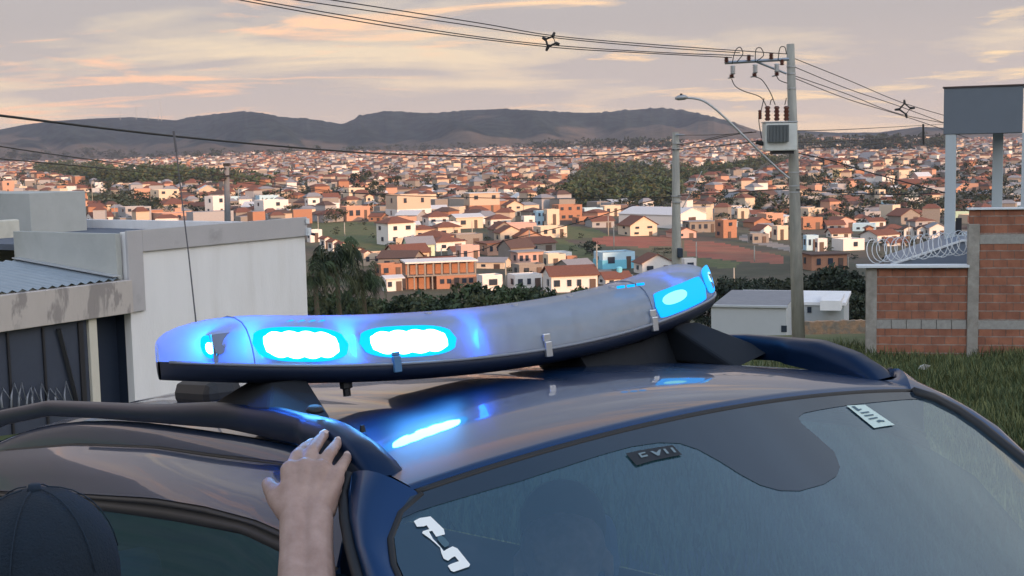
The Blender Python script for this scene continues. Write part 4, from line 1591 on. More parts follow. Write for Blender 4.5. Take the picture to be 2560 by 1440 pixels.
# lamp arm
lmp = empty('street_lamp', (0, 0, 0), 0, 'unlit street lamp head on a long bent grey arm clamped to the big pole', 'street lamp')
ztube([(1974, 447), (1940, 418), (1870, 350), (1800, 283), (1765, 256), (1740, 247), (1714, 245)], PD - .5, .032).obj('arm', M_steel, lmp, True)
mb = MB()
c = Vector(at(1703, 245, PD - .5))
mb.tube([c + Vector((.17, 0, .01)), c + Vector((.08, 0, .02)), c + Vector((-.08, 0, .005)), c + Vector((-.17, 0, -.01))], [.04, .075, .07, .03], 10)
mb.obj('lamp_head', mat('lamp_aluminium', (.35, .36, .38), .4, metal=.4), lmp, True)
mb = MB()
mb.tube([c + Vector((0, 0, .06)), c + Vector((0, 0, .12))], .035, 8)
mb.obj('photocell', M_bframe, lmp)

# second pole
pd2 = 48.0
p2 = empty('utility_pole', (0, 0, 0), 0, 'plain grey concrete pole rising behind the light bar, dark box low on it', 'pole')
mb = MB()
mb.tube([at(1694, 1050, pd2), at(1692, 680, pd2), at(1689, 331, pd2)], [.21, .19, .125], 14)
mb.obj('shaft', M_conc, p2, True)
mb = MB()
mb.tube([at(1689, 337, pd2 - .2), at(1712, 338, pd2 - .2)], .03, 5)
mb.obj('bracket', M_steel, p2)
for py in (358, 372, 490, 505):
    mb = MB()
    c = W(1690 + (py - 331) * .01, py, pd2)
    mb.tube([tuple(c - np.array([0, 0, .025])), tuple(c + np.array([0, 0, .025]))], .15 + (py - 331) / 3500, 12)
    mb.obj('clamp', M_steel, p2)
mb = MB()
c = W(1700, 632, pd2 - .25)
mb.box(c[0] - .10, c[0] + .10, c[1] - .1, c[1] + .1, c[2] - .18, c[2] + .18)
mb.obj('meter_box', mat('navy_box', (.02, .035, .06), .5), p2, bevel=.03)
# stays beside the second pole
mb = ztube([(1755, 428), (1733, 470), (1706, 520)], pd2, .018)
o = mb.obj('stay_cable', M_steel, None, True)
setp(o, 'slanting grey stay wire right of the plain second pole', 'cable')

# pole behind the grey wall
pd3 = 62.0
p3 = empty('utility_pole', (0, 0, 0), 0, 'dark pole with tangled cable fittings rising above the grey parapet', 'pole')
mb = MB()
mb.tube([at(572, 700, pd3), at(569, 545, pd3), at(566, 412, pd3)], [.18, .155, .12], 12)
mb.obj('shaft', mat('dark_pole_concrete', (.17, .18, .20), .9, .2, 3), p3, True)
mb = MB()
c = W(566, 411, pd3)
mb.box(c[0] - .14, c[0] + .14, c[1] - .12, c[1] + .12, c[2] - .08, c[2] + .06)
mb.obj('cap', M_cable, p3)
for (px, py, w_) in ((556, 422, .3), (553, 436, .32), (560, 446, .2), (572, 440, .18)):
    mb = MB()
    c = W(px, py, pd3 - .2)
    mb.box(c[0] - w_, c[0] + w_ * .6, c[1] - .05, c[1] + .05, c[2] - .03, c[2] + .04)
    mb.obj('bracket', M_cable, p3)


def cable(name, pts, r, label, group='overhead cables', m=None):
    """pts: (px, py, distance)"""
    P_ = [W(*p) for p in pts]
    P_ = [Vector(p) for p in P_]
    out = []
    for i in range(len(P_) - 1):
        p0 = P_[max(i - 1, 0)]
        p1, p2_ = P_[i], P_[i + 1]
        p3_ = P_[min(i + 2, len(P_) - 1)]
        for k in range(10):
            s = k / 10
            out.append(.5 * ((2 * p1) + (-p0 + p2_) * s + (2 * p0 - 5 * p1 + 4 * p2_ - p3_) * s * s + (-p0 + 3 * p1 - 3 * p2_ + p3_) * s ** 3))
    out.append(P_[-1])
    mb = MB()
    mb.tube(out, r, 5)
    o = mb.obj(name, m or M_cable, None, True)
    setp(o, label, 'cable', group)
    return o


cable('cable', [(-80, 278, 19), (0, 289, 20), (430, 340, 25), (800, 374, 31), (1000, 386, 35), (1250, 392, 39), (1500, 388, 44), (1690, 374, 48)], .022, 'thick black cable sweeping across the hills to the second pole, topmost of the low cables')
cable('cable', [(-80, 350, 30), (0, 366, 32), (250, 402, 42), (560, 441, 62), (850, 480, 58), (1100, 492, 54), (1400, 497, 51), (1690, 492, 48)], .017, 'black cable crossing the town through the dark pole to the second pole')
cable('cable', [(-80, 385, 30), (0, 397, 32), (250, 420, 42), (564, 452, 62), (800, 478, 66), (1000, 486, 70)], .017, 'lower black cable reaching the dark pole from the left edge')
cable('cable', [(1690, 490, 48), (1800, 482, 44), (1880, 478, 40), (1975, 474, 36), (2200, 486, 36), (2360, 482, 36)], .016, 'black cable passing low on the big pole toward the grey tower')
cable('cable', [(1692, 374, 48), (1780, 366, 43), (1905, 352, 36.2)], .020, 'thick black cable from the second pole to the transformer')
cable('cable', [(1692, 362, 48), (1760, 352, 44), (1840, 336, 40), (1890, 330, 36)], .014, 'thin cable rising from the second pole to the transformer top')
cable('cable', [(1692, 338, 48), (1790, 337, 42), (1890, 330, 36.2)], .010, 'topmost thin cable between the second pole and the transformer')
cable('cable', [(1560, 392, 52), (1690, 368, 48), (1800, 340, 42), (1880, 330, 36)], .012, 'thin cable crossing behind the lamp arm')
cable('cable', [(590, 660, 80), (1100, 640, 66), (1270, 600, 62), (1450, 555, 58), (1580, 515, 54), (1692, 486, 48)], .020, 'dark cable climbing across the houses to the second pole')
HV = [([(560, -14, 26), (600, 0, 27), (1000, 70, 30), (1370, 117, 33), (1600, 132, 34.5), (1830, 144, 35.6)], 'lowest of the four high voltage cables on the left'),
      ([(570, -20, 26), (640, 0, 27), (1100, 78, 30.5), (1372, 112, 33), (1650, 131, 34.6), (1884, 140, 35.6)], 'second lowest high voltage cable on the left'),
      ([(690, -10, 26), (740, 0, 27), (1150, 60, 31), (1382, 94, 33), (1640, 118, 34.6), (1850, 132, 35.6)], 'third high voltage cable on the left'),
      ([(780, -8, 26), (830, 0, 27), (1200, 58, 31), (1390, 90, 33), (1640, 112, 34.6), (1968, 135, 35.6)], 'topmost high voltage cable on the left')]
for pts, lab in HV:
    cable('cable', pts, .0125, lab + ' ending at the crossarm')
for pts, lab in (([(1988, 147, 36), (2120, 200, 38.5), (2260, 258, 41), (2420, 305, 44)], 'topmost high voltage cable right of the big pole'),
                 ([(1988, 168, 36), (2120, 222, 38.5), (2255, 268, 41), (2420, 330, 44)], 'second high voltage cable right of the big pole'),
                 ([(1988, 190, 36), (2120, 236, 38.5), (2250, 285, 41), (2420, 318, 44)], 'third high voltage cable right of the big pole'),
                 ([(1988, 196, 36), (2120, 248, 38.5), (2265, 292, 41), (2420, 345, 44)], 'lowest high voltage cable right of the big pole')):
    cable('cable', pts, .0115, lab)
for pts, lab in (([(1990, 327, 36), (2150, 322, 50), (2400, 308, 90)], 'thin cable along the skyline right of the transformer'),
                 ([(1990, 356, 36), (2150, 350, 50), (2400, 334, 90)], 'middle thin cable right of the transformer'),
                 ([(1990, 372, 36), (2150, 362, 50), (2400, 347, 90)], 'lower thin cable right of the transformer')):
    cable('cable', pts, .014, lab)
cable('cable', [(1990, 382, 36), (2080, 402, 36), (2170, 430, 35.5), (2362, 482, 34)], .018, 'dark service cable slanting down from the transformer to the tower')
for (px, py, d, lab) in ((1376, 104, 33, 'black diamond cable spacer hanging left of the crossarm'), (2262, 272, 41, 'black cable spacer close to the grey tower')):
    c = Vector(W(px, py, d))
    s = d / F
    sp1 = empty('cable_spacer', tuple(c), 0, lab, 'spacer', 'cable spacers')
    tilt = math.radians(-25 if px < 2000 else 35)
    R_ = Matrix.Rotation(tilt, 3, 'Y')
    q = [(-11, 0, -9), (10, 0, -9), (11, 0, 9), (-8, 0, 10)]
    q = [R_ @ (Vector(v) * s) for v in q]
    mb = MB()
    mb.tube(q + [q[0]], .03, 6)
    mb.obj('frame', M_cable, sp1)
    for k, v in enumerate(q):
        mb = MB()
        mb.tube([v, v * 1.75], [.045, .03], 6)
        mb.obj('clamp', M_cable, sp1)
o = ztube([(2308, 310), (2309, 362)], 60, .05).obj('cable_drop', M_cable, None)
setp(o, 'short dark vertical rod hanging between the thin cables left of the tower', 'rod')

# ------------------------------------------------------------------ the police car
RC = np.array([[0.5343899061055094, 0.8384419024515768, -0.10697011014896501], [-0.04880905949588121, -0.09573428492361136, -0.9942095465241609], [-0.8438276506272052, 0.5365166566864729, -0.010235874830426983]])
TC = np.array([0.29356511300180194, 0.24429855125772537, 2.2219807996908396])
KC = 0.87
RW = MCW @ RC
car = empty('police_car', (0, 0, 0), 0, 'dark navy police car with blue flashing light bar on its roof, filling the front', 'car')
OW = CAMP + MCW @ (TC * KC)
car.matrix_world = Matrix([[RW[0, 0] * KC, RW[0, 1] * KC, RW[0, 2] * KC, OW[0]], [RW[1, 0] * KC, RW[1, 1] * KC, RW[1, 2] * KC, OW[1]], [RW[2, 0] * KC, RW[2, 1] * KC, RW[2, 2] * KC, OW[2]], [0, 0, 0, 1]])


def cray(px, py):
    d = np.array([(px - 1280) / F, (py - 720) / F, 1.0])
    return RC.T @ (-TC), RC.T @ d


def csurf(px, py, fn, s0=1.2, s1=4.2, n=600):
    """first crossing of the view line with fn(x,y,z)=0 in the car's own frame"""
    o, d = cray(px, py)
    s = np.linspace(s0, s1, n)
    p = o[None] + s[:, None] * d[None]
    v = fn(p[:, 0], p[:, 1], p[:, 2])
    k = np.nonzero(np.sign(v[1:]) != np.sign(v[:-1]))[0]
    if len(k) == 0:
        i = int(np.argmin(np.abs(v)))
        return p[i]
    i = k[0]
    a = v[i] / (v[i] - v[i + 1])
    return p[i] * (1 - a) + p[i + 1] * a


def xs(y):
    return .035 + .025 * (1 - (np.asarray(y) / .55) ** 2)


SEAM = [(1060, 1213), (1150, 1177), (1300, 1130), (1440, 1090), (1580, 1052), (1700, 1032), (1800, 1015), (2009, 986), (2150, 973), (2268, 964)]
_sp = np.array([csurf(a, b, lambda x, y, z: x - xs(y)) for a, b in SEAM])
_cf = np.polyfit(_sp[:, 1], _sp[:, 2], 2)


def zs(y):
    y = np.asarray(y, float)
    return _cf[0] * y * y + _cf[1] * y + _cf[2]


def roofz(x, y):
    u = np.minimum(np.asarray(x) - xs(y), 0)
    return zs(y) + (.045 + .012 * (1 - (np.asarray(y) / .55) ** 2)) * (1 - np.exp(u / .2)) - .035 * np.maximum(0, -np.asarray(x) - 1.1) ** 2


WR = .78


def glassz(x, y):
    dx = np.asarray(x) - xs(y) - .012
    return zs(y) - .010 - WR * dx + .10 * np.maximum(dx, 0) ** 2


def ghalf(dx):
    return np.interp(dx, [0, .015, .045, .08, .2, .75], [.535, .578, .612, .628, .645, .69])


M_paint = mat('glare_blue_paint', (.007, .040, .120), .38, .0, coat=.8, coat_rough=.02, spec=.3, metal=.65)  # dark paint with the blue of the lamps' glare put into its colour
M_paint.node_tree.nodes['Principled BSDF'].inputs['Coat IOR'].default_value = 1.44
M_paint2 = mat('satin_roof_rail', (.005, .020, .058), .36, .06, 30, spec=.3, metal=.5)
M_rub = mat('black_rubber', (.008, .009, .012), .6)
M_frit = mat('black_glass_border', (.012, .022, .035), .08, coat=1.0)


def sheet(name, grid, m, parent, thick=0.0, smooth=True, flip=False):
    """grid: list of rows of 3-D points"""
    r, c = len(grid), len(grid[0])
    vs = [tuple(map(float, p)) for row in grid for p in row]
    fs = []
    for i in range(r - 1):
        for j in range(c - 1):
            q = (i * c + j, i * c + j + 1, (i + 1) * c + j + 1, (i + 1) * c + j)
            fs.append(q[::-1] if flip else q)
    o = meshobj(name, vs, fs, m, parent, smooth)
    if thick:
        s = o.modifiers.new('solid', 'SOLIDIFY')
        s.thickness = thick
        s.offset = -1
    return o


def tab(x, T):
    return float(np.interp(x, [a for a, b in T], [b for a, b in T]))


C1 = [(-3.7, -.21), (-2.9, -.114), (-1.9, -.04), (-1.15, -.006), (-.76, -.001), (-.37, .008), (-.1, .012), (.05, -.005)]
C2 = [(-3.7, -.35), (-2.9, -.235), (-2.65, -.212), (-1.7, -.136), (-.94, -.08), (-.61, -.066), (-.35, -.064), (-.15, -.075), (.05, -.12)]
C3 = [(-3.7, -.37), (-2.9, -.255), (-2.6, -.228), (-1.27, -.143), (-.8, -.114), (-.4, -.095), (-.15, -.110), (.05, -.17)]
body_m = MB()
# roof skin
ux = np.concatenate([[0, -.006, -.015, -.03, -.05, -.08, -.12, -.17, -.23, -.3, -.38, -.48, -.6, -.75, -.9, -1.1, -1.3, -1.6, -1.9, -2.2, -2.5, -2.8, -3.1, -3.4, -3.7]])
yy = np.linspace(-.55, .55, 45)


def addgrid(mb, G, flip=False):
    r, c = len(G), len(G[0])
    vs = [p for row in G for p in row]
    fs = []
    for i in range(r - 1):
        for j in range(c - 1):
            q = (i * c + j, i * c + j + 1, (i + 1) * c + j + 1, (i + 1) * c + j)
            fs.append(q[::-1] if flip else q)
    mb.add(vs, fs)


def rib(x, y):
    """long shallow pressings in the roof"""
    r = 0
    for yc in (-.30, .0, .30):
        r -= .0045 * math.exp(-((y - yc) / .035) ** 2) * (1 / (1 + math.exp((x + .30) / .03)))
    return r


G = []
for u in ux:
    row = []
    for y in yy:
        x = float(xs(y)) + u
        z = float(roofz(x, y)) + rib(x, y)
        if u == 0:
            z -= .004
        row.append((x, y, z))
    G.append(row)
addgrid(body_m, G)


seals_end = {}


def side(sgn, mb):
    X = np.concatenate([np.linspace(-3.7, -.5, 32), np.linspace(-.45, -.03, 13)])
    rows = []
    prof = []
    for x in X:
        zr = float(roofz(x, .55)) + (0 if x < 0 else -.0)
        c1, c2, c3 = tab(x, C1), tab(x, C2), tab(x, C3)
        e = zr
        P_ = [(.55, e), (.556, e - (e - c1) * .12), (.563, e - (e - c1) * .40), (.569, e - (e - c1) * .80), (.573, c1 - .006), (.577, c1 - .006), (.580, c1 + .001), (.590, c1),
              (.606, c1 - .004 - (c1 - c2) * .12), (.622, c1 - (c1 - c2) * .35), (.640, c1 - (c1 - c2) * .68), (.652, c2 + .002), (.655, c2 - .004), (.650, c2 - .006)]
        prof.append([(x, sgn * a, b) for a, b in P_])
    addgrid(mb, prof, flip=(sgn < 0))
    seals_end[sgn] = prof[-1]
    # black seal steps between frame and glass
    s2 = []
    for x in X:
        c2, c3 = tab(x, C2), tab(x, C3)
        s2.append([(x, sgn * .651, c2 - .006), (x, sgn * .658, c2 - .010), (x, sgn * .660, c2 * .6 + c3 * .4), (x, sgn * .654, c2 * .55 + c3 * .45), (x, sgn * .664, c2 * .35 + c3 * .65), (x, sgn * .668, c3 + .002), (x, sgn * .660, c3 - .004)])
    return s2


seals = [side(-1, body_m), side(1, body_m)]
# pillars
OUT = [((880, 1180), .60), ((867, 1235), .615), ((872, 1300), .64), ((886, 1370), .66), ((905, 1440), .675)]
op = []
for (a, b), y0 in OUT:
    op.append(csurf(a, b, lambda x, y, z, y0=y0: y + y0))
dlast = (op[-1] - op[-2])
dlast = dlast / np.linalg.norm(dlast)
dlast = np.array([.62, -.10, -.70])
for k in range(1, 6):
    op.append(op[4] + dlast * .14 * k)
ge = []
for dx in (0.0, .015, .045, .08, .13, .20, .30, .42, .56, .70):
    h = float(ghalf(dx))
    x = float(xs(h)) + .012 + dx
    ge.append(np.array([x, -h - .004, float(glassz(x, h)) - .002]))
for sgn in (-1, 1):
    G = []
    for a, b in zip(op, ge):
        a2 = np.array([a[0], abs(a[1]) * sgn, a[2]])
        b2 = np.array([b[0], abs(b[1]) * sgn, b[2]])
        row = []
        for k in range(7):
            s = k / 6
            p = a2 * (1 - s) + b2 * s
            p = p + np.array([.0, sgn * .012 * math.sin(math.pi * s), .018 * math.sin(math.pi * s)])
            row.append(tuple(p))
        G.append(row)
    addgrid(body_m, G, flip=(sgn > 0))
    # corner panel between roof edge, side frame and the pillar
    sd_ = seals_end[sgn]
    G = []
    for k in range(len(sd_)):
        s_ = k / (len(sd_) - 1)
        if k <= 6:
            s_ = k / 6
            e_ = np.array([ge[0][0], abs(ge[0][1]) * sgn, ge[0][2]]) * (1 - s_) + np.array([op[0][0], abs(op[0][1]) * sgn, op[0][2]]) * s_ + np.array([0, sgn * .012 * math.sin(math.pi * s_), .018 * math.sin(math.pi * s_)])
        else:
            s_ = (k - 6) / (len(sd_) - 7)
            e_ = np.array([op[0][0], abs(op[0][1]) * sgn, op[0][2]]) * (1 - s_) + np.array([op[2][0] - .01, abs(op[2][1]) * sgn, op[2][2]]) * s_
        p_ = np.array(sd_[k])
        G.append([tuple(p_), tuple((p_ + e_) / 2 + np.array([0, 0, -.002])), tuple(e_)])
    addgrid(body_m, G, flip=(sgn < 0))
    q0 = np.array([float(xs(.55)), .55 * sgn, float(roofz(.03, .55)) - .004])
    fr = [(.035, .55), (.035, .56), (.035, .574), (.035, .590), (.03, .606)]
    a2 = np.array([op[0][0], abs(op[0][1]) * sgn, op[0][2]])
    b2 = np.array([ge[0][0], abs(ge[0][1]) * sgn, ge[0][2]])
# lower body
BEL = [(-4.0, -.68), (-3.3, -.62), (-2.8, -.58), (-1.5, -.57), (0, -.575), (.72, -.60), (1.25, -.68), (1.62, -.82), (1.70, -.95)]
GZL = -1.84
for sgn in (-1, 1):
    G = []
    for x in np.linspace(-4.0, 1.62, 58):
        zb = tab(x, BEL)
        k = 1 - max(0, (x - 1.0) / .75) ** 2 * .22 - max(0, (-3.3 - x) / .8) ** 2 * .15
        wa = 0
        for xc in (.98, -2.75):
            if abs(x - xc) < .40:
                wa = math.sqrt(max(0, .40 ** 2 - (x - xc) ** 2))
        low = max(GZL + .28, GZL + .36 + wa if wa else GZL + .28)
        row = [(x, sgn * .74 * k, zb), (x, sgn * .80 * k, zb - .05), (x, sgn * .84 * k, zb - .16), (x, sgn * .845 * k, zb * .5 + low * .5), (x, sgn * .84 * k, low + .1), (x, sgn * .80 * k, low)]
        G.append(row)
    addgrid(body_m, G, flip=(sgn < 0))
# bonnet, nose, tail
G = []
for x in np.linspace(.66, 1.62, 18):
    row = []
    for y in np.linspace(-1, 1, 17):
        k = 1 - max(0, (x - 1.0) / .75) ** 2 * .22
        row.append((x, y * .74 * k, tab(x, BEL) + .06 * (1 - y ** 4) + .02 * (1 - y * y)))
    G.append(row)
addgrid(body_m, G, flip=True)
G = []
for t_ in np.linspace(0, 1, 8):
    row = []
    for y in np.linspace(-1, 1, 17):
        row.append((1.62 + .12 * math.sin(math.pi * (.15 + .7 * t_)) * (1 - .5 * y * y), y * .62, -.82 + .07 * (1 - y * y) * (1 - t_) - t_ * .72))
    G.append(row)
addgrid(body_m, G, flip=True)
G = []
for t_ in np.linspace(0, 1, 8):
    row = []
    for y in np.linspace(-1, 1, 17):
        row.append((-3.7 - .35 * math.sin(t_ * 1.57), y * (.55 + .2 * t_), float(roofz(-3.7, 0)) * (1 - t_) + (-1.5) * t_))
    G.append(row)
addgrid(body_m, G)
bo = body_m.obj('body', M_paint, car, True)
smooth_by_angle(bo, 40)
for s2, sgn in zip(seals, (-1, 1)):
    sheet('window_seal', s2, M_rub, car, flip=(sgn < 0))
# wheels
for xc in (.98, -2.75):
    for sgn in (-1, 1):
        w_ = MB()
        n = 28
        for (r_, yo) in ():
            pass
        prof = [(.36, .10), (.385, .06), (.39, 0), (.385, -.06), (.36, -.10), (.25, -.10), (.25, .10)]
        vs = [(xc + r_ * math.cos(2 * math.pi * i / n), sgn * (.73 + yo), GZL + .39 + r_ * math.sin(2 * math.pi * i / n)) for i in range(n) for r_, yo in prof]
        m_ = len(prof)
        fs = [(i * m_ + j, i * m_ + (j + 1) % m_, ((i + 1) % n) * m_ + (j + 1) % m_, ((i + 1) % n) * m_ + j) for i in range(n) for j in range(m_)]
        w_.add(vs, fs)
        wo2 = w_.obj('wheel', M_rub, car, True)
        rm = MB()
        rm.tube([(xc, sgn * .70, GZL + .39), (xc, sgn * .82, GZL + .39)], .06, 12)
        for k in range(5):
            an = k * 2 * math.pi / 5
            rm.tube([(xc, sgn * .80, GZL + .39), (xc + .25 * math.cos(an), sgn * .79, GZL + .39 + .25 * math.sin(an))], .028, 6)
        rm.obj('rim', M_steel, wo2)

for sgn in (-1, 1):
    mb = MB()
    mb.tube([(a[0] - .004, sgn * (abs(a[1]) + .004), a[2]) for a in op], .009, 6)
    mb.obj('door_gap', M_rub, car, True)
for sgn in (-1, 1):
    mb = MB()
    mb.tube([(x, sgn * .5705, min(float(roofz(x, .55)) - .03, tab(x, C1)) + .0 if x < .0 else tab(x, C1)) for x in np.linspace(-3.7, .02, 46)], .0055, 6)
    mb.obj('ditch_trim', M_rub, car, True)

# glass
M_glass = bpy.data.materials.new('tinted_windscreen')
M_glass.use_nodes = True
t = M_glass.node_tree
t.nodes.clear()
ou = t.nodes.new('ShaderNodeOutputMaterial')
tr_ = t.nodes.new('ShaderNodeBsdfTransparent')
tr_.inputs[0].default_value = (.70, .80, .84, 1)
gl_ = t.nodes.new('ShaderNodeBsdfGlossy')
gl_.inputs['Roughness'].default_value = .015
gl_.inputs[0].default_value = (.86, .95, 1.0, 1)
fr_ = t.nodes.new('ShaderNodeFresnel')
fr_.inputs[0].default_value = 1.62
df_ = t.nodes.new('ShaderNodeBsdfDiffuse')
df_.inputs[0].default_value = (.14, .34, .52, 1)
mx0 = t.nodes.new('ShaderNodeMixShader')
mx0.inputs[0].default_value = .09
t.links.new(tr_.outputs[0], mx0.inputs[1])
t.links.new(df_.outputs[0], mx0.inputs[2])
mx_ = t.nodes.new('ShaderNodeMixShader')
t.links.new(mathn(t, 'ADD', mathn(t, 'MULTIPLY', fr_.outputs[0], 1.7), .0, True), mx_.inputs[0])
t.links.new(mx0.outputs[0], mx_.inputs[1])
t.links.new(gl_.outputs[0], mx_.inputs[2])
t.links.new(mx_.outputs[0], ou.inputs[0])
G = []
for dx in (0, .004, .015, .03, .045, .08, .12, .17, .23, .30, .38, .47, .56, .66, .76):
    h = float(ghalf(dx))
    row = []
    for k in range(41):
        y = -h + 2 * h * k / 40
        x = float(xs(y)) + .012 + dx
        row.append((x, y, float(glassz(x, y))))
    G.append(row)
ws = sheet('windscreen', G, M_glass, car, flip=True)
# dark rubber in the gap between roof edge and glass, and along the pillars
mb = MB()
mb.tube([(float(xs(y)) + .004, y, float(zs(y)) - .010) for y in np.linspace(-.545, .545, 40)], .0065, 6)
mb.obj('roof_seam', M_rub, car, True)
for sgn in (-1, 1):
    mb = MB()
    mb.tube([(g_[0], sgn * (abs(g_[1]) + .002), g_[2] + .001) for g_ in ge], .0055 if sgn < 0 else .011, 6)
    mb.obj('pillar_trim', M_rub, car, True)

WSF = lambda x, y, z: z - glassz(x, y)


def glass_patch(name, poly, m, parent, off=-.004, step=None, n=46, thick=0):
    """fills a photographed outline with a patch lying against the windscreen, off = towards the inside"""
    xs_ = [a for a, b in poly]
    ys_ = [b for a, b in poly]
    pts3 = [csurf(a, b, WSF) for a, b in poly]
    A2 = [(p[1], p[0]) for p in pts3]
    bm = bmesh.new()
    vsb = [bm.verts.new((p[0], p[1], 0)) for p in pts3]
    f = bm.faces.new(vsb)
    bmesh.ops.triangulate(bm, faces=[f])
    for _ in range(3):
        bmesh.ops.subdivide_edges(bm, edges=[e for e in bm.edges if e.calc_length() > .03], cuts=1)
        bmesh.ops.triangulate(bm, faces=bm.faces[:])
    for v in bm.verts:
        v.co.z = float(glassz(v.co.x, v.co.y)) + off
    me = bpy.data.meshes.new(name)
    bmesh.ops.recalc_face_normals(bm, faces=bm.faces)
    bm.to_mesh(me)
    bm.free()
    me.materials.append(m)
    o = bpy.data.objects.new(name, me)
    COL.objects.link(o)
    o.parent = parent
    if thick:
        s = o.modifiers.new('solid', 'SOLIDIFY')
        s.thickness = thick
    return o


# black border with the wide mirror field in the middle: a band just inside the glass
FR = [(1000, 1300), (1045, 1280), (1170, 1242), (1300, 1205), (1420, 1166), (1500, 1140), (1580, 1118), (1650, 1108), (1700, 1110), (1745, 1125), (1800, 1155), (1850, 1187), (1900, 1214), (1950, 1228), (2000, 1229), (2060, 1212), (2092, 1192), (2100, 1168), (2085, 1130), (2040, 1090), (2004, 1060), (1996, 1045), (2010, 1034), (2060, 1024), (2200, 1006), (2320, 998), (2365, 1002)]
low = [csurf(a, b, WSF) for a, b in FR]
G0, G1 = [], []
mbf = MB()
vs, fs = [], []
low = [p for p in low]
m_ = 10
# the protrusion folds back in y, so triangulate the outline instead of lofting it
top = [(float(xs(y)) + .013, y) for y in np.linspace(.548, -.56, 60)]
bmf = bmesh.new()
outl = [(p[0], p[1]) for p in low] + [(.10, .612), (.062, .585)] + top + [(.062, -.59)]
vv_ = [bmf.verts.new((a, b, 0)) for a, b in outl]
ff = bmf.faces.new(vv_)
bmesh.ops.triangulate(bmf, faces=[ff])
for _ in range(4):
    bmesh.ops.subdivide_edges(bmf, edges=[e for e in bmf.edges if e.calc_length() > .025], cuts=1)
    bmesh.ops.triangulate(bmf, faces=bmf.faces[:])
for v in bmf.verts:
    v.co.z = float(glassz(v.co.x, v.co.y)) + .0012
bmesh.ops.recalc_face_normals(bmf, faces=bmf.faces)
me = bpy.data.meshes.new('glass_border')
bmf.to_mesh(me)
bmf.free()
me.materials.append(mat('ceramic_border', (.010, .020, .034), .04, spec=.9))
me.polygons.foreach_set('use_smooth', [True] * len(me.polygons))
o = bpy.data.objects.new('glass_border', me)
COL.objects.link(o)
o.parent = ws
# stickers
M_stk = mat('white_sticker', (.80, .82, .80), .5)
M_stk2 = mat('pale_green_sticker', (.52, .64, .60), .5)
M_ink = mat('sticker_ink', (.06, .12, .16), .6)
L1 = [(1035, 1308), (1050, 1300), (1077, 1296), (1110, 1328), (1113, 1341), (1091, 1347), (1081, 1332), (1073, 1334), (1083, 1352), (1100, 1370), (1110, 1383), (1118, 1378), (1132, 1371), (1144, 1376), (1176, 1416), (1173, 1422), (1135, 1435), (1128, 1432), (1120, 1420), (1128, 1415), (1148, 1408), (1138, 1396), (1131, 1399), (1121, 1407), (1110, 1402), (1104, 1388), (1101, 1374), (1076, 1352), (1056, 1338), (1058, 1333), (1074, 1328), (1067, 1318), (1060, 1321), (1043, 1322)]
o = glass_patch('emblem_sticker', L1, M_stk, ws, .003)
o['label'] = 'white sticker of two hooked shapes low on the windscreen'
L1b = [(1094, 1350), (1103, 1346), (1113, 1352), (1124, 1366), (1122, 1372), (1113, 1376), (1106, 1370), (1096, 1358)]
o2 = glass_patch('sticker_core', L1b, M_ink, o, .0045)
L2 = [(2117, 1018), (2163, 1016), (2237, 1066), (2186, 1074)]
o = glass_patch('inspection_sticker', L2, M_stk2, ws, .003)
for q in ([(2129, 1022), (2137, 1021), (2148, 1029), (2152, 1027), (2156, 1029), (2147, 1034)], [(2151, 1037), (2172, 1034), (2175, 1037), (2156, 1040)], [(2160, 1044), (2183, 1041), (2186, 1044), (2165, 1047)], [(2171, 1052), (2193, 1048), (2196, 1051), (2176, 1055)], [(2192, 1058), (2198, 1055), (2211, 1057), (2214, 1060), (2202, 1060), (2199, 1063)]):
    glass_patch('sticker_lettering', q, M_ink, o, .0045)
L3 = [(1565, 1139), (1600, 1131), (1682, 1118), (1706, 1142), (1640, 1155), (1592, 1169)]
o = glass_patch('dark_label', L3, mat('dark_label', (.008, .012, .018), .6), ws, .0035)
for q in ([(1596, 1141), (1613, 1137), (1615, 1140), (1603, 1143), (1606, 1147), (1619, 1144), (1621, 1148), (1604, 1152)], [(1626, 1136), (1632, 1135), (1642, 1139), (1648, 1132), (1653, 1131), (1650, 1146), (1645, 1147)], [(1658, 1130), (1664, 1129), (1674, 1141), (1668, 1142)], [(1676, 1127), (1682, 1126), (1692, 1138), (1686, 1139)]):
    glass_patch('label_lettering', q, mat('label_letter', (.16, .22, .25), .6), o, .005)

# side windows with the dark cabin behind
M_sglass = bpy.data.materials.new('dark_side_glass')
M_sglass.use_nodes = True
t = M_sglass.node_tree
t.nodes.clear()
ou = t.nodes.new('ShaderNodeOutputMaterial')
tr_ = t.nodes.new('ShaderNodeBsdfTransparent')
tr_.inputs[0].default_value = (.16, .30, .52, 1)
gl_ = t.nodes.new('ShaderNodeBsdfGlossy')
gl_.inputs['Roughness'].default_value = .02
gl_.inputs[0].default_value = (.40, .62, 1.0, 1)  # blue of the lamps' veil put into the reflection colour
fr_ = t.nodes.new('ShaderNodeFresnel')
fr_.inputs[0].default_value = 1.45
mx_ = t.nodes.new('ShaderNodeMixShader')
t.links.new(mathn(t, 'MULTIPLY', fr_.outputs[0], .45), mx_.inputs[0])
t.links.new(tr_.outputs[0], mx_.inputs[1])
t.links.new(gl_.outputs[0], mx_.inputs[2])
t.links.new(mx_.outputs[0], ou.inputs[0])
for sgn in (-1, 1):
    G = []
    for x in np.linspace(-3.6, .30, 36):
        z0 = tab(min(x, .05), C3) - (max(0, x - .05) * 1.0)
        zb = tab(x, BEL)
        G.append([(x, sgn * (.660 + .08 * s + .02 * math.sin(math.pi * s)), z0 + .004 + (zb + .0 - z0) * s) for s in np.linspace(0, 1, 8)])
    sheet('side_window', G, M_sglass, car, flip=(sgn < 0))
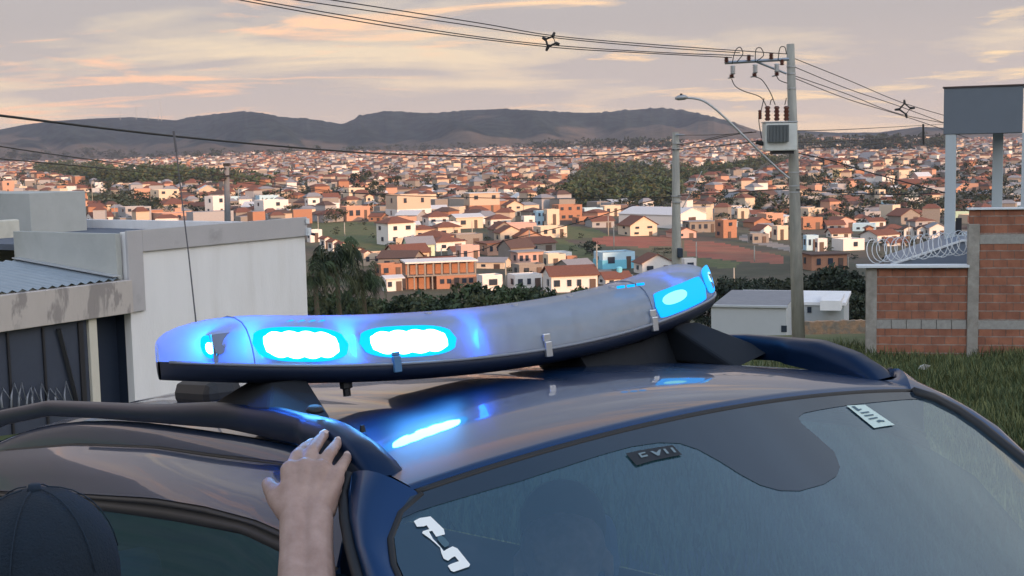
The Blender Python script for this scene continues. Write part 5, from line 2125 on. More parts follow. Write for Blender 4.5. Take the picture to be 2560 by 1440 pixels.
# cabin: floor tub, seats, headrests, dashboard
M_trim = mat('cabin_trim', (.10, .14, .20), .85)
mb = MB()
mb.box(-2.9, .95, -.70, .70, -1.5, -1.46)
mb.box(-2.95, -2.9, -.60, .60, -1.46, -.25)
mb.obj('cabin_floor', M_trim, car)
mb = MB()
mb.prism([(.30, -.70), (.42, -.60), (.86, -.64), (.95, -.75), (.95, -1.4), (.45, -1.4)], 1, -.68, .68)
mb2 = MB()
mb2.add([(v[0], v[1], v[2]) for v in mb.v], mb.f)
mb2.obj('dashboard', mat('dashboard_plastic', (.42, .48, .50), .7, .1, 6), car, bevel=.02)
G = []
for x in np.linspace(-2.7, -.02, 16):
    G.append([(x, y, float(roofz(x, y)) - .045 - (.03 if abs(y) > .5 else 0)) for y in np.linspace(-.54, .54, 9)])
sheet('headliner', G, mat('headliner_cloth', (.5, .52, .54), .9), car)
for sgn in (-1, 1):
    st = MB()
    st.box(-.95, -.85, sgn * .36 - .23, sgn * .36 + .23, -1.15, -.52)
    st.box(-.95, -.42, sgn * .36 - .23, sgn * .36 + .23, -1.22, -1.05)
    so = st.obj('seat', M_trim, car, bevel=.05)
    hr_ = MB()
    hr_.box(-.97, -.86, sgn * .36 - .125, sgn * .36 + .125, -.50, -.32)
    hr_.obj('headrest', mat('headrest_cloth', (.07, .11, .16), .85), so, bevel=.045)
mb = MB()
mb.tube([(.36 + .17 * math.sin(a) * .5, .36 + .18 * math.cos(a), -.62 + .17 * math.sin(a)) for a in np.linspace(0, 2 * math.pi, 25)], .016, 8, cap=False)
mb.obj('steering_wheel', M_rub, car, True)

hp = csurf(345, 1412, lambda x, y, z: y + .50)
hr2 = MB()
hr2.box(hp[0] - .05, hp[0] + .05, -.62, -.44, hp[2] - .12, hp[2] + .045)
hr2.obj('headrest', mat('near_headrest_cloth', (.20, .30, .42), .85), car, bevel=.045)

# roof rails: arches with a broad foot at the front
def rail(sgn):
    T_ = [(-3.5, -.045), (-2.95, .022), (-2.2, .075), (-1.6, .085), (-1.17, .092), (-.73, .110), (-.42, .107), (-.20, .091), (-.104, .064), (-.05, .034), (-.03, .014)]
    Bm = [(-3.5, -.10), (-2.95, -.03), (-2.2, .03), (-1.6, .045), (-1.17, .052), (-.67, .060), (-.33, .050), (-.20, .030), (-.12, .004), (-.05, .000), (-.03, .002)]
    X = np.concatenate([np.linspace(-3.5, -.5, 36), np.linspace(-.47, -.03, 20)])
    G = []
    for x in X:
        zt, zb = tab(x, T_), tab(x, Bm)
        wd = .014 + (.008 if x > -.3 else 0)
        wi = wd + (max(0, x + .35) * .05)
        h = zt - zb
        sec = [(-wi, zb), (-wi - .002, zb + h * .5), (-wi + .002, zt - h * .14), (-wi * .5, zt - .001), (wd * .5, zt), (wd - .001, zt - h * .14), (wd + .003, zb + h * .45), (wd, zb)]
        G.append([(x, sgn * (.562 + a), b) for a, b in sec] + [(x, sgn * (.562 - wi), zb)])
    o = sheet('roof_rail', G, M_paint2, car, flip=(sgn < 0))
    c = []
    return o


rr = [rail(-1), rail(1)]
mb = MB()
pc = csurf(783, 1045, lambda x, y, z: y + .565)
mb.tube([(pc[0], -.560, pc[2] + .012), (pc[0] + .002, -.560, pc[2] + .018)], [.016, .012], 16)
mb.obj('rail_plug', M_rub, rr[0], True)
mb = MB()
pc = csurf(907, 1080, lambda x, y, z: z - roofz(x, y) - .004)
mb.tube([tuple(pc), (pc[0], pc[1], pc[2] + .012)], [.006, .004], 8)
mb.obj('washer_nozzle', M_rub, car)

# aerial at the back of the roof
ap = csurf(527, 992, lambda x, y, z: z - roofz(x, y), 2.0, 6)
an_ = MB()
an_.box(ap[0] - .16, ap[0] + .12, ap[1] - .05, ap[1] + .05, ap[2] - .03, ap[2] + .045)
ao = an_.obj('aerial_base', M_rub, car, bevel=.03)
sdep = (RC @ ap + TC)[2]


def cpt(px, py, dep):
    q = np.array([(px - 1280) / F * dep, (py - 720) / F * dep, dep])
    return tuple(RC.T @ (q - TC))


mb = MB()
pts = [cpt(499, 960, sdep), cpt(490, 806, sdep), cpt(472, 640, sdep), cpt(455, 500, sdep), cpt(441, 380, sdep)]
mb.tube(pts, [.003, .002, .0018, .0016, .0016], 6)
mb.tube([cpt(441, 380, sdep), cpt(434, 328, sdep)], [.0032, .0032], 6)
mb.tube([cpt(500, 985, sdep), cpt(499, 955, sdep)], [.022, .014], 8)
mb.obj('aerial_whip', mat('aerial_grey', (.10, .095, .10), .5), ao)

# ------------------------------------------------------------------ light bar
XB, SW = -.45, .15


def xf(y):
    return XB - SW * (np.asarray(y) / .65) ** 2


def zb_(y):
    return .104 + .14 * np.asarray(y) ** 2


def endf(y):
    a = abs(y) * (1.06 if y < 0 else 1)
    return 1.0 if a < .585 else math.sqrt(max(0, 1 - ((a - .585) / .128) ** 2))


YB = np.concatenate([-np.array([.7128, .711, .705, .69, .67, .645, .615]) / 1.06, np.linspace(-.553, .585, 44), np.array([.615, .645, .67, .69, .705, .711, .7128])])
DW = .25


def barsec(y, sec, hk=.35):
    e = endf(y)
    a_ = max(0, abs(y) * (1.06 if y < 0 else 1) - .50) / .214
    eh = math.sqrt(max(0, 1 - min(1, a_) ** 2))
    xm = float(xf(y)) - DW / 2
    z0 = float(zb_(y))
    out = []
    for a, b in sec:
        out.append((xm + (DW / 2 + a) * e, y, z0 + (b if b < .036 else .035 + (b - .035) * (hk + (1 - hk) * eh))))
    return out


DOME = [(.004, .036), (.003, .050), (-.002, .070), (-.010, .090), (-.022, .106), (-.042, .120), (-.075, .130), (-.115, .134), (-.155, .130), (-.195, .120), (-.222, .104), (-.238, .080), (-.246, .055), (-.250, .036)]
HOUS = [(.004, .0355), (.006, .028), (.004, .022), (-.004, .012), (-.030, .001), (-.070, 0.0), (-.18, 0.0), (-.222, .002), (-.244, .012), (-.252, .022), (-.252, .0355)]
M_dome = bpy.data.materials.new('milky_polycarbonate')
M_dome.use_nodes = True
t = M_dome.node_tree
b = t.nodes['Principled BSDF']
b.inputs['Roughness'].default_value = .16
b.inputs['Coat Weight'].default_value = .6
tcn = t.nodes.new('ShaderNodeTexCoord')
ns = noise(t, tcn.outputs['Object'], 22, 5, .6)
cc = ramp(t, ns, [(.3, (.42, .46, .50)), (.7, (.53, .565, .60))])
t.links.new(cc, b.inputs['Base Color'])
tl = t.nodes.new('ShaderNodeBsdfTranslucent')
tl.inputs[0].default_value = (.75, .85, 1, 1)
mx_ = t.nodes.new('ShaderNodeMixShader')
mx_.inputs[0].default_value = .46
t.links.new(b.outputs[0], mx_.inputs[1])
t.links.new(tl.outputs[0], mx_.inputs[2])
tp_ = t.nodes.new('ShaderNodeBsdfTransparent')
tp_.inputs[0].default_value = (.80, .88, .95, 1)
mx2 = t.nodes.new('ShaderNodeMixShader')
mx2.inputs[0].default_value = .34
t.links.new(mx_.outputs[0], mx2.inputs[1])
t.links.new(tp_.outputs[0], mx2.inputs[2])
t.links.new(mx2.outputs[0], t.nodes['Material Output'].inputs[0])
hb_m = MB()
addgrid(hb_m, [barsec(y, HOUS + [(.004, .0355)], 1) for y in YB])
lb = hb_m.obj('light_bar', mat('bar_housing', (.012, .020, .045), .45, .05, 20), car, True)
lb['label'] = 'curved roof light bar with milky dome, blue lamps lit at its left and right ends'
dm = MB()
addgrid(dm, [barsec(y, DOME, .30) for y in YB], flip=True)
do = dm.obj('dome', M_dome, lb, True)
# bottom lip
mb = MB()
mb.tube([barsec(y, [(.006, .0345)], 1)[0] for y in YB[2:-2]], .0035, 6)
mb.obj('dome_lip', mat('lip_grey', (.20, .22, .26), .4), lb, True)

for y_ in (yz_seam := (-.548, .362)):
    mb = MB()
    mb.tube([(p_[0] + (.0012 if k_ < 6 else 0), p_[1], p_[2] + (.0010 if k_ > 3 else 0)) for k_, p_ in enumerate(barsec(y_, DOME[:11], .30))], .0014, 5)
    mb.obj('dome_seam', mat('seam_grey', (.16, .18, .22), .4), lb)
for y_ in (-.18, .02, .17, .30):
    p_ = barsec(y_, [(-.075, .1305)], .30)[0]
    mb = MB()
    mb.tube([(p_[0], p_[1], p_[2] - .003), (p_[0], p_[1], p_[2] + .0012)], [.0085, .0075], 14)
    mb.obj('screw', mat('screw_cap', (.30, .31, .34), .4), lb)

M_core = emat('led_core', (.09, .42, 1.0), 42.0)
M_halo = emat('led_halo', (.0, .40, 1.0), 1.9)
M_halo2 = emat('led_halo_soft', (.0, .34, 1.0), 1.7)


def domex(zr):
    return float(np.interp(zr, [b for a, b in DOME[:8]], [a for a, b in DOME[:8]]))


def led(name, y0, y1, z0, z1, m, parent, off=.003, pw=3.0, scal=0):
    """rounded lozenge patch lying on the front face of the dome"""
    G = []
    n = 26 if not scal else 80
    zc, zh = (z0 + z1) / 2, (z1 - z0) / 2
    for i in range(n):
        s = -1 + 2 * i / (n - 1)
        k = (1 - abs(s) ** pw) ** (1 / pw) if abs(s) < 1 else 0
        k = max(k, .02)
        if scal:
            k *= .92 + .16 * abs(math.sin(s * scal))
        y = y0 + (y1 - y0) * (s + 1) / 2
        row = []
        for j in range(9):
            zr = zc + zh * k * (-1 + 2 * j / 8)
            x = float(xf(y)) - DW / 2 + (DW / 2 + domex(zr) + off) * endf(y)
            row.append((x, y, float(zb_(y)) + zr))
        G.append(row)
    return sheet(name, G, m, parent)


def yz(px, py):
    o, d = cray(px, py)
    s = np.linspace(1.3, 4, 1500)
    p = o[None] + s[:, None] * d[None]
    v = p[:, 0] - xf(p[:, 1]) - .002
    k = np.nonzero(np.sign(v[1:]) != np.sign(v[:-1]))[0]
    i = k[0] if len(k) else int(np.argmin(np.abs(v)))
    return p[i][1], p[i][2] - float(zb_(p[i][1]))


for (xa_, xb2, yt2, yb2, nm) in ((645, 862, 815, 902, 'left lamp block of the lit pair'), (912, 1136, 812, 890, 'right lamp block of the lit pair')):
    xm_ = (xa_ + xb2) / 2
    ya, yb3 = yz(xa_, 860)[0], yz(xb2, 855)[0]
    zt3, zb3 = yz(xm_, yt2)[1], yz(xm_, yb2)[1]
    h = led('lamp_lens', ya - .008, yb3 + .008, zb3 - .002, zt3 - .001, M_halo, lb, .0030, 2.8)
    sh = (yb3 - ya) * .07
    led('lamp_core', ya + sh, yb3 - sh, zb3 + .006, zt3 - .011, M_core, h, .0045, 3.6, 7)
ya, yb3 = yz(514, 868)[0], yz(549, 868)[0]
h = led('lamp_lens', ya, yb3, yz(532, 896)[1], yz(532, 838)[1], M_halo, lb, .003, 2.2)
led('lamp_core', ya + .006, yb3 - .006, yz(532, 885)[1], yz(532, 856)[1], M_core, h, .0045, 2.0)
ya, yb3 = yz(552, 870)[0], yz(578, 870)[0]
# right end: a lit cyan lens wrapping the corner
for (a_, b_, z0_, z1_, m3, of, pw) in ((.372, .585, .040, .098, M_halo2, .003, 7), (.40, .50, .062, .088, emat('led_pale', (.25, .85, 1.0), 1.6), .0045, 2.2)):
    led('lamp_lens', a_, b_, z0_, z1_, m3, lb, of, pw)
led('lamp_lens', .588, .675, .046, .108, M_halo2, lb, .003, 3)
led('lamp_core', .615, .645, .070, .094, emat('led_pale2', (.35, .85, 1.0), 1.8), lb, .0045, 2)
# dim lamps behind the milk in the middle
M_inner = mat('reflector_bowl', (.30, .36, .44), .25, metal=.6)
tr3 = MB()
addgrid(tr3, [[(float(xf(y)) - .03, y, float(zb_(y)) + .034), (float(xf(y)) - .22, y, float(zb_(y)) + .034)] for y in np.linspace(-.60, .64, 30)])
tr3.obj('tray', mat('bar_tray', (.05, .07, .10), .5), lb)
for k, yc in enumerate(np.linspace(-.58, .60, 15)):
    im = MB()
    x_ = float(xf(yc)) - .020
    z_ = float(zb_(yc))
    im.box(x_ - .03, x_, yc - .032, yc + .032, z_ + .040, z_ + .095)
    for q in range(3):
        im.tube([(x_ - .004, yc - .021 + q * .021, z_ + .066), (x_ + .006, yc - .021 + q * .021, z_ + .066)], [.004, .010], 10)
    im.obj('lamp_module', M_inner, lb)
# small glowing patches that paint the LEDs' reflections on the dome top
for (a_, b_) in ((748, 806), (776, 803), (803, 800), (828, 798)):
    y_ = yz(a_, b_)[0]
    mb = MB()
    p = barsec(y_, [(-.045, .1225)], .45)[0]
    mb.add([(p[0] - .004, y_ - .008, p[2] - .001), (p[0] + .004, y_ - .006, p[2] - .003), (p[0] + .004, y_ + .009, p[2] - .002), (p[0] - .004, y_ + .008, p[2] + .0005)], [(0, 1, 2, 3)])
    mb.obj('led_glint', M_halo2, lb)
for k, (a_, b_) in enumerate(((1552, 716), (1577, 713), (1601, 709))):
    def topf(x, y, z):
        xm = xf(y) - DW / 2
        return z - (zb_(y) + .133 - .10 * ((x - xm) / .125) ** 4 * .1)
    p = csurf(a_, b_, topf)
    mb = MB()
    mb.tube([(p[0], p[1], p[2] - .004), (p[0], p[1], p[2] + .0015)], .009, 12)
    mb.obj('led_glint', M_halo2, lb)
# clips
M_clip = mat('steel_clip', (.55, .57, .6), .3, metal=.8)
for (px, py0, py1) in ((1364, 846, 896), (987, 884, 912), (1634, 826, 866)):
    y_, zt3 = yz(px, py0)
    mb = MB()
    x_ = float(xf(y_))
    z0 = float(zb_(y_))
    mb.box(x_ + .004, x_ + .013, y_ - .008, y_ + .008, z0 + .018, z0 + .050)
    mb.box(x_ + .004, x_ + .009, y_ - .009, y_ + .009, z0 + .050, z0 + (.066 if px != 987 else .058))
    mb.obj('clip', M_clip if px > 1000 else mat('blue_clip', (.06, .16, .30), .4), lb, bevel=.002)
# feet
M_foot = mat('foot_bracket', (.003, .006, .012), .85, .05, 10)
for sgn in (-1, 1):
    yc = sgn * .50
    mb = MB()
    x0 = float(xf(yc)) - .03
    zt3 = float(zb_(yc)) + .004
    zr = tab(x0, [(-1.17, .092), (-.73, .110), (-.42, .107), (-.20, .091)]) - .004
    ry0, ry1 = sgn * .575, sgn * .455
    vs = [(x0 + .13, ry0, zr), (x0 - .19, ry0, zr - .002), (x0 - .19, ry1, zr - .03), (x0 + .13, ry1, zr - .035),
          (x0 + .02, yc + sgn * .02, zt3), (x0 - .11, yc + sgn * .02, zt3), (x0 - .11, yc - sgn * .05, zt3), (x0 + .02, yc - sgn * .05, zt3)]
    if sgn > 0:
        vs[0] = (x0 + .22, ry0 - .01, zr - .035)
        vs[3] = (x0 + .22, ry1, zr - .060)
        vs[4] = (x0 + .05, yc + .01, zt3)
    mb.add(vs, [(0, 1, 2, 3), (4, 5, 6, 7), (0, 1, 5, 4), (1, 2, 6, 5), (2, 3, 7, 6), (3, 0, 4, 7)])
    mb.obj('foot', M_foot, lb, bevel=.006)
mb = MB()
for k in range(9):
    pass
ys_ = np.linspace(.16, .56, 9)
vs, fs = [], []
for y_ in ys_:
    xq = float(xf(y_)) - .12
    for dx_ in (-.10, .10):
        zt9 = min(float(zb_(y_)) + .002, .115 + .03 * (y_ > .4))
        vs += [(xq + dx_, y_, float(roofz(xq, min(y_, .55))) - .01), (xq + dx_ * .7, y_, zt9)]
for k in range(8):
    a = k * 4
    fs += [(a, a + 4, a + 5, a + 1), (a + 2, a + 3, a + 7, a + 6), (a + 1, a + 5, a + 7, a + 3)]
fs += [(0, 1, 3, 2), (32, 34, 35, 33)]
mb.add(vs, fs)
mb.obj('mounting_strap', M_foot, lb)
for y_ in (yz(747, 950)[0], yz(893, 948)[0]):
    mb = MB()
    x_ = float(xf(y_)) - .05
    mb.tube([(x_, y_, float(zb_(y_)) + .004), (x_, y_, float(zb_(y_)) - .010), (x_, y_, float(zb_(y_)) - .012), (x_, y_, float(zb_(y_)) - .026)], [.013, .013, .008, .008], 8)
    mb.obj('bolt', M_rub, lb)

# the light the lit lamps throw
# (the lit lamp faces themselves light the car; a faint lamp glows inside each end of the dome)
for y_, e in ((-.61, 2.4), (-.54, 1.7), (-.37, 2.2), (-.12, 1.0), (.50, 1.0)):
    L = bpy.data.lights.new('lamp_glow', 'POINT')
    L.energy = e
    L.shadow_soft_size = .03
    L.color = (.0, .14, 1.0)
    o = bpy.data.objects.new('lamp_glow', L)
    COL.objects.link(o)
    o.parent = lb
    o.location = (float(xf(y_)) - .035, y_, float(zb_(y_)) + .07)

# ------------------------------------------------------------------ person beside the car
def Q(px, py, dep):
    return Vector(Wc(px, py, dep))


def cone_arrays(a, b, ra, rb, seg=14, rings=5):
    """closed capsule with two radii"""
    a, b = Vector(a), Vector(b)
    ax = b - a
    L = max(ax.length, 1e-6)
    ax.normalize()
    u = ax.orthogonal().normalized()
    w = ax.cross(u)
    pr = []
    for k in range(rings + 1):
        t_ = -math.pi / 2 + math.pi / 2 * k / rings
        pr.append((a + ax * ra * math.sin(t_), ra * math.cos(t_)))
    for k in range(rings + 1):
        t_ = math.pi / 2 * k / rings
        pr.append((b + ax * rb * math.sin(t_), rb * math.cos(t_)))
    vs, fs = [], []
    for c, r in pr:
        r = max(r, 1e-4)
        for s in range(seg):
            an = 2 * math.pi * s / seg
            vs.append(c + (u * math.cos(an) + w * math.sin(an)) * r)
    for i in range(len(pr) - 1):
        for s in range(seg):
            fs.append((i * seg + s, i * seg + (s + 1) % seg, (i + 1) * seg + (s + 1) % seg, (i + 1) * seg + s))
    fs.append(tuple(reversed(range(seg))))
    fs.append(tuple(range((len(pr) - 1) * seg, len(pr) * seg)))
    return vs, fs


M_skin = bpy.data.materials.new('skin')
M_skin.use_nodes = True
t = M_skin.node_tree
b = t.nodes['Principled BSDF']
b.inputs['Roughness'].default_value = .55
b.inputs['Subsurface Weight'].default_value = .08
b.inputs['Subsurface Radius'].default_value = (.01, .004, .002)
tcn = t.nodes.new('ShaderNodeTexCoord')
ns = noise(t, tcn.outputs['Object'], 34, 5, .6)
cc = ramp(t, ns, [(.3, (.27, .175, .145)), (.55, (.35, .24, .205)), (.75, (.42, .295, .255))])
t.links.new(cc, b.inputs['Base Color'])
n2_ = noise(t, tcn.outputs['Object'], 420, 3, .6)
bp = t.nodes.new('ShaderNodeBump')
bp.inputs['Strength'].default_value = .25
bp.inputs['Distance'].default_value = .0015
t.links.new(n2_, bp.inputs['Height'])
t.links.new(bp.outputs[0], b.inputs['Normal'])

pm = MB()


def limb(pts):
    for (a, ra), (b, rb) in zip(pts[:-1], pts[1:]):
        pm.add(*cone_arrays(a, b, ra, rb))


K = KC
# fingers: knuckle, middle joint, end joint, tip
limb([(Q(728, 1178, 1.93 * K), .0105), (Q(742, 1140, 1.97 * K), .0090), (Q(763, 1119, 2.015 * K), .0080), (Q(780, 1108, 2.05 * K), .0070)])
limb([(Q(763, 1172, 1.93 * K), .0108), (Q(781, 1127, 1.975 * K), .0092), (Q(797, 1103, 2.02 * K), .0083), (Q(811, 1087, 2.055 * K), .0072)])
limb([(Q(800, 1176, 1.93 * K), .0105), (Q(821, 1138, 1.965 * K), .0089), (Q(837, 1117, 2.005 * K), .0080), (Q(848, 1103, 2.035 * K), .0070)])
limb([(Q(836, 1196, 1.925 * K), .0100), (Q(854, 1166, 1.95 * K), .0084), (Q(864, 1150, 1.975 * K), .0075), (Q(870, 1139, 1.995 * K), .0064)])
# thumb
limb([(Q(722, 1275, 1.90 * K), .0185), (Q(696, 1246, 1.915 * K), .0155), (Q(679, 1224, 1.94 * K), .0115), (Q(671, 1210, 1.965 * K), .0095)])
# back of the hand
for (ax_, ay, bx_, by) in ((728, 1178, 742, 1262), (763, 1172, 758, 1265), (800, 1176, 778, 1268), (834, 1196, 800, 1268)):
    limb([(Q(ax_, ay, 1.93 * K), .0150), (Q(bx_, by, 1.905 * K), .0185)])
for (ax_, ay, bx_, by) in ((745, 1180, 752, 1262), (781, 1178, 768, 1266), (817, 1190, 790, 1266), (718, 1228, 722, 1270), (828, 1225, 806, 1272)):
    limb([(Q(ax_, ay, 1.935 * K), .0150), (Q(bx_, by, 1.91 * K), .019)])
limb([(Q(724, 1228, 1.915 * K), .0170), (Q(738, 1285, 1.89 * K), .0180)])
# wrist and forearm
for s_ in (-1, 1):
    limb([(Q(765 + s_ * 21, 1268, 1.905 * K), .0200), (Q(766 + s_ * 28, 1300, 1.885 * K), .0205), (Q(766 + s_ * 25, 1370, 1.85 * K), .0215), (Q(767 + s_ * 25, 1470, 1.80 * K), .0245), (Q(770 + s_ * 22, 1640, 1.70 * K), .0340), (Q(772 + s_ * 12, 1790, 1.62 * K), .0400)])
elb, sho = Q(775, 1810, 1.61 * K), Q(470, 1990, 1.62)
limb([(elb, .042), (sho, .058)])
HC = Q(100, 1452, 1.58)
up = Vector((0, 0, 1))
fwd_ = Vector((-.25, .97, 0)).normalized()
rt = fwd_.cross(up)
neck = HC - up * .13 - fwd_ * .01
chest = neck - up * .20
pel = neck - up * .56
shl = neck - up * .07 - rt * .19
limb([(HC + up * .015, .078), (HC - up * .035 + fwd_ * .03, .062)])
limb([(HC - up * .03 - fwd_ * .01, .055), (neck, .052), (neck - up * .05, .060)])
limb([(neck - up * .06 - rt * .10, .07), (neck - up * .06 + rt * .10, .07)])
limb([(sho, .062), (neck - up * .05, .06)])
limb([(shl, .062), (neck - up * .05, .06)])
for s_ in (-1, 1):
    limb([(chest + rt * .07 * s_ + up * .06, .105), (chest + rt * .06 * s_ - up * .14, .095), (pel + rt * .07 * s_ + up * .02, .105)])
    limb([(pel + rt * .09 * s_, .09), (pel + rt * .10 * s_ - up * .42, .062), (pel + rt * .10 * s_ - up * .50, .055), (pel + rt * .10 * s_ - up * .84, .042)])
    limb([(pel + rt * .10 * s_ - up * .86, .042), (pel + rt * .10 * s_ - up * .88 + fwd_ * .14, .036)])
limb([(shl, .055), (shl - rt * .06 - up * .27, .042), (shl - rt * .02 - up * .50 + fwd_ * .12, .030)])
lhd = shl - rt * .02 - up * .50 + fwd_ * .12
limb([(lhd, .028), (lhd - up * .07 + fwd_ * .03, .032)])
for k in range(4):
    o_ = rt * (k - 1.5) * .019
    limb([(lhd - up * .08 + fwd_ * .03 + o_, .012), (lhd - up * .13 + fwd_ * .05 + o_, .010), (lhd - up * .15 + fwd_ * .035 + o_, .008)])
limb([(lhd - up * .03 + fwd_ * .05, .014), (lhd - up * .08 + fwd_ * .09, .010)])
# face looking at the car
limb([(HC + fwd_ * .085 - up * .01, .010), (HC + fwd_ * .092 - up * .035, .014)])
for s_ in (-1, 1):
    limb([(HC + rt * .078 * s_ - up * .005 - fwd_ * .005, .012), (HC + rt * .080 * s_ - up * .035, .010)])
pers = pm.obj('person', M_skin, None, True)
setp(pers, 'person in a dark cap reaching over to rest a hand on the car roof', 'person')
rmod = pers.modifiers.new('remesh', 'REMESH')
rmod.mode = 'VOXEL'
rmod.voxel_size = .0028
rmod.use_smooth_shade = True
smod = pers.modifiers.new('smooth', 'SMOOTH')
smod.factor = .5
smod.iterations = 3
M_nail = mat('fingernail', (.55, .42, .38), .3)
for (a_, b_, r_) in (((763, 1119, 2.015), (780, 1108, 2.05), .0066), ((797, 1103, 2.02), (811, 1087, 2.055), .0068), ((837, 1117, 2.005), (848, 1103, 2.035), .0066), ((864, 1150, 1.975), (870, 1139, 1.995), .0060)):
    A_, B_ = Q(a_[0], a_[1], a_[2] * K), Q(b_[0], b_[1], b_[2] * K)
    dr = (B_ - A_).normalized()
    back = (Vector(CAMP) - B_).normalized()
    nrm = (Vector((0, 0, 1)) * .9 + back * .5)
    nrm = (nrm - dr * nrm.dot(dr)).normalized()
    sd = dr.cross(nrm)
    mb = MB()
    c_ = B_ + nrm * r_ * 1.12 - dr * .003
    g_ = []
    for i in range(5):
        u_ = -1 + i / 2
        g_.append([tuple(c_ + dr * (u_ * .006) + sd * (v_ * r_ * .85) - nrm * (abs(v_) ** 2 * r_ * .35 + (u_ ** 2) * .0006)) for v_ in (-1, -.5, 0, .5, 1)])
    addgrid(mb, g_)
    mb.obj('fingernail', M_nail, pers, True)
# cap, shirt and trousers
M_cap = mat('dark_cap_cloth', (.004, .013, .026), .95, .15, 30, .4, 300)
mb = MB()
vs, fs = [], []
nr, ns_ = 12, 32
for i in range(nr + 1):
    ph = (math.pi * .56) * i / nr
    for j in range(ns_):
        a = 2 * math.pi * j / ns_
        p = HC + up * (.005 + .110 * math.cos(ph)) + (rt * math.cos(a) * .096 + fwd_ * math.sin(a) * .104) * math.sin(ph) ** .9
        vs.append(p)
for i in range(nr):
    for j in range(ns_):
        fs.append((i * ns_ + j, (i + 1) * ns_ + j, (i + 1) * ns_ + (j + 1) % ns_, i * ns_ + (j + 1) % ns_))
mb.add(vs, fs)
vs, fs = [], []
for i in range(2):
    for j in range(13):
        a = math.radians(25 + 130 * j / 12)
        r_ = 1.0 if i == 0 else 1.0
        e = 0 if i == 0 else .065 * math.sin(math.pi * j / 12) ** .5
        vs.append(HC - up * (.004 + .012 * i) + rt * math.cos(a) * .090 + fwd_ * (math.sin(a) * .100 + e))
for j in range(12):
    fs.append((j, j + 1, 13 + j + 1, 13 + j))
mb.add(vs, fs)
o = mb.obj('cap', M_cap, pers, True)
s = o.modifiers.new('solid', 'SOLIDIFY')
s.thickness = .004
mb = MB()
for k in range(6):
    a = k * math.pi / 3 + .3
    pts_ = []
    for i in range(9):
        ph = .12 + (math.pi * .40) * i / 8
        pts_.append(HC + up * (.005 + .1125 * math.cos(ph)) + (rt * math.cos(a) * .098 + fwd_ * math.sin(a) * .106) * math.sin(ph) ** .9)
    mb.tube(pts_, .0009, 5)
mb.tube([HC + up * .112, HC + up * .122], [.010, .007], 10)
mb.obj('cap_stitching', mat('cap_seam', (.006, .017, .034), .9), o, True)
sh = MB()
for seg in ([(neck - up * .04, .066), (neck - up * .07, .075)], [(neck - up * .06 - rt * .10, .082), (neck - up * .06 + rt * .10, .082)], [(sho, .073), (neck - up * .07, .075)], [(shl, .073), (neck - up * .07, .075)],
            [(sho, .070), (sho.lerp(elb, .6), .060)], [(shl, .066), (shl - rt * .04 - up * .17, .058)]):
    for (a, ra), (b_, rb) in zip(seg[:-1], seg[1:]):
        sh.add(*cone_arrays(a, b_, ra, rb))
for s_ in (-1, 1):
    for (a, ra, b_, rb) in ((chest + rt * .07 * s_ + up * .06, .117, chest + rt * .06 * s_ - up * .14, .108), (chest + rt * .06 * s_ - up * .14, .108, pel + rt * .07 * s_, .118)):
        sh.add(*cone_arrays(a, b_, ra, rb))
o = sh.obj('shirt', mat('dark_uniform_cloth', (.018, .026, .036), .95, .15, 20, .3, 200), pers, True)
r_ = o.modifiers.new('remesh', 'REMESH')
r_.mode = 'VOXEL'
r_.voxel_size = .012
r_.use_smooth_shade = True
s = o.modifiers.new('smooth', 'SMOOTH')
s.iterations = 4
tr2 = MB()
for s_ in (-1, 1):
    for (a, ra, b_, rb) in ((pel + rt * .09 * s_ - up * .02, .105, pel + rt * .10 * s_ - up * .42, .076), (pel + rt * .10 * s_ - up * .42, .076, pel + rt * .10 * s_ - up * .80, .062)):
        tr2.add(*cone_arrays(a, b_, ra, rb))
o = tr2.obj('trousers', mat('dark_trousers', (.02, .024, .03), .95), pers, True)
r_ = o.modifiers.new('remesh', 'REMESH')
r_.mode = 'VOXEL'
r_.voxel_size = .014
r_.use_smooth_shade = True

pm_keep = pm
pm = MB()  # seated figure added to stand for a faint face reflected in the glass
D2 = 2.25
h2 = Q(1408, 1392, D2)
toC = (Vector(CAMP) - h2)
toC.z = 0
toC.normalize()
r2 = toC.cross(up)
limb([(h2 + up * .02 + toC * .01, .076), (h2 - up * .045 + toC * .028, .056)])
limb([(h2 + toC * .082 - up * .005, .010), (h2 + toC * .095 - up * .03, .014)])
limb([(h2 + toC * .070 - up * .065 - r2 * .02, .010), (h2 + toC * .070 - up * .065 + r2 * .02, .010)])
for s_ in (-1, 1):
    limb([(h2 + r2 * .078 * s_, .011), (h2 + r2 * .080 * s_ - up * .03, .010)])
    limb([(h2 + toC * .066 + up * .02 + r2 * .04 * s_, .012), (h2 + toC * .069 + up * .022 + r2 * .022 * s_, .010)])
limb([(h2 - up * .05, .052), (h2 - up * .15, .058)])
limb([(h2 - up * .20 - r2 * .14, .070), (h2 - up * .20 + r2 * .14, .070)])
for s_ in (-1, 1):
    limb([(h2 - up * .22 + r2 * .07 * s_, .10), (h2 - up * .55 + r2 * .07 * s_, .105)])
    limb([(h2 - up * .21 + r2 * .16 * s_, .055), (h2 - up * .44 + r2 * .19 * s_ + toC * .04, .042), (h2 - up * .50 + r2 * .10 * s_ + toC * .24, .032)])
per2 = pm.obj('person', M_skin, None, True)
setp(per2, 'added person in the car, standing for the faint face reflected in the windscreen', 'person')
rm2 = per2.modifiers.new('remesh', 'REMESH')
rm2.mode = 'VOXEL'
rm2.voxel_size = .007
rm2.use_smooth_shade = True
sm2 = per2.modifiers.new('smooth', 'SMOOTH')
sm2.iterations = 3
mb = MB()
mb.add(*cone_arrays(h2 + up * .052 - toC * .030, h2 - up * .02 - toC * .045, .078, .068))
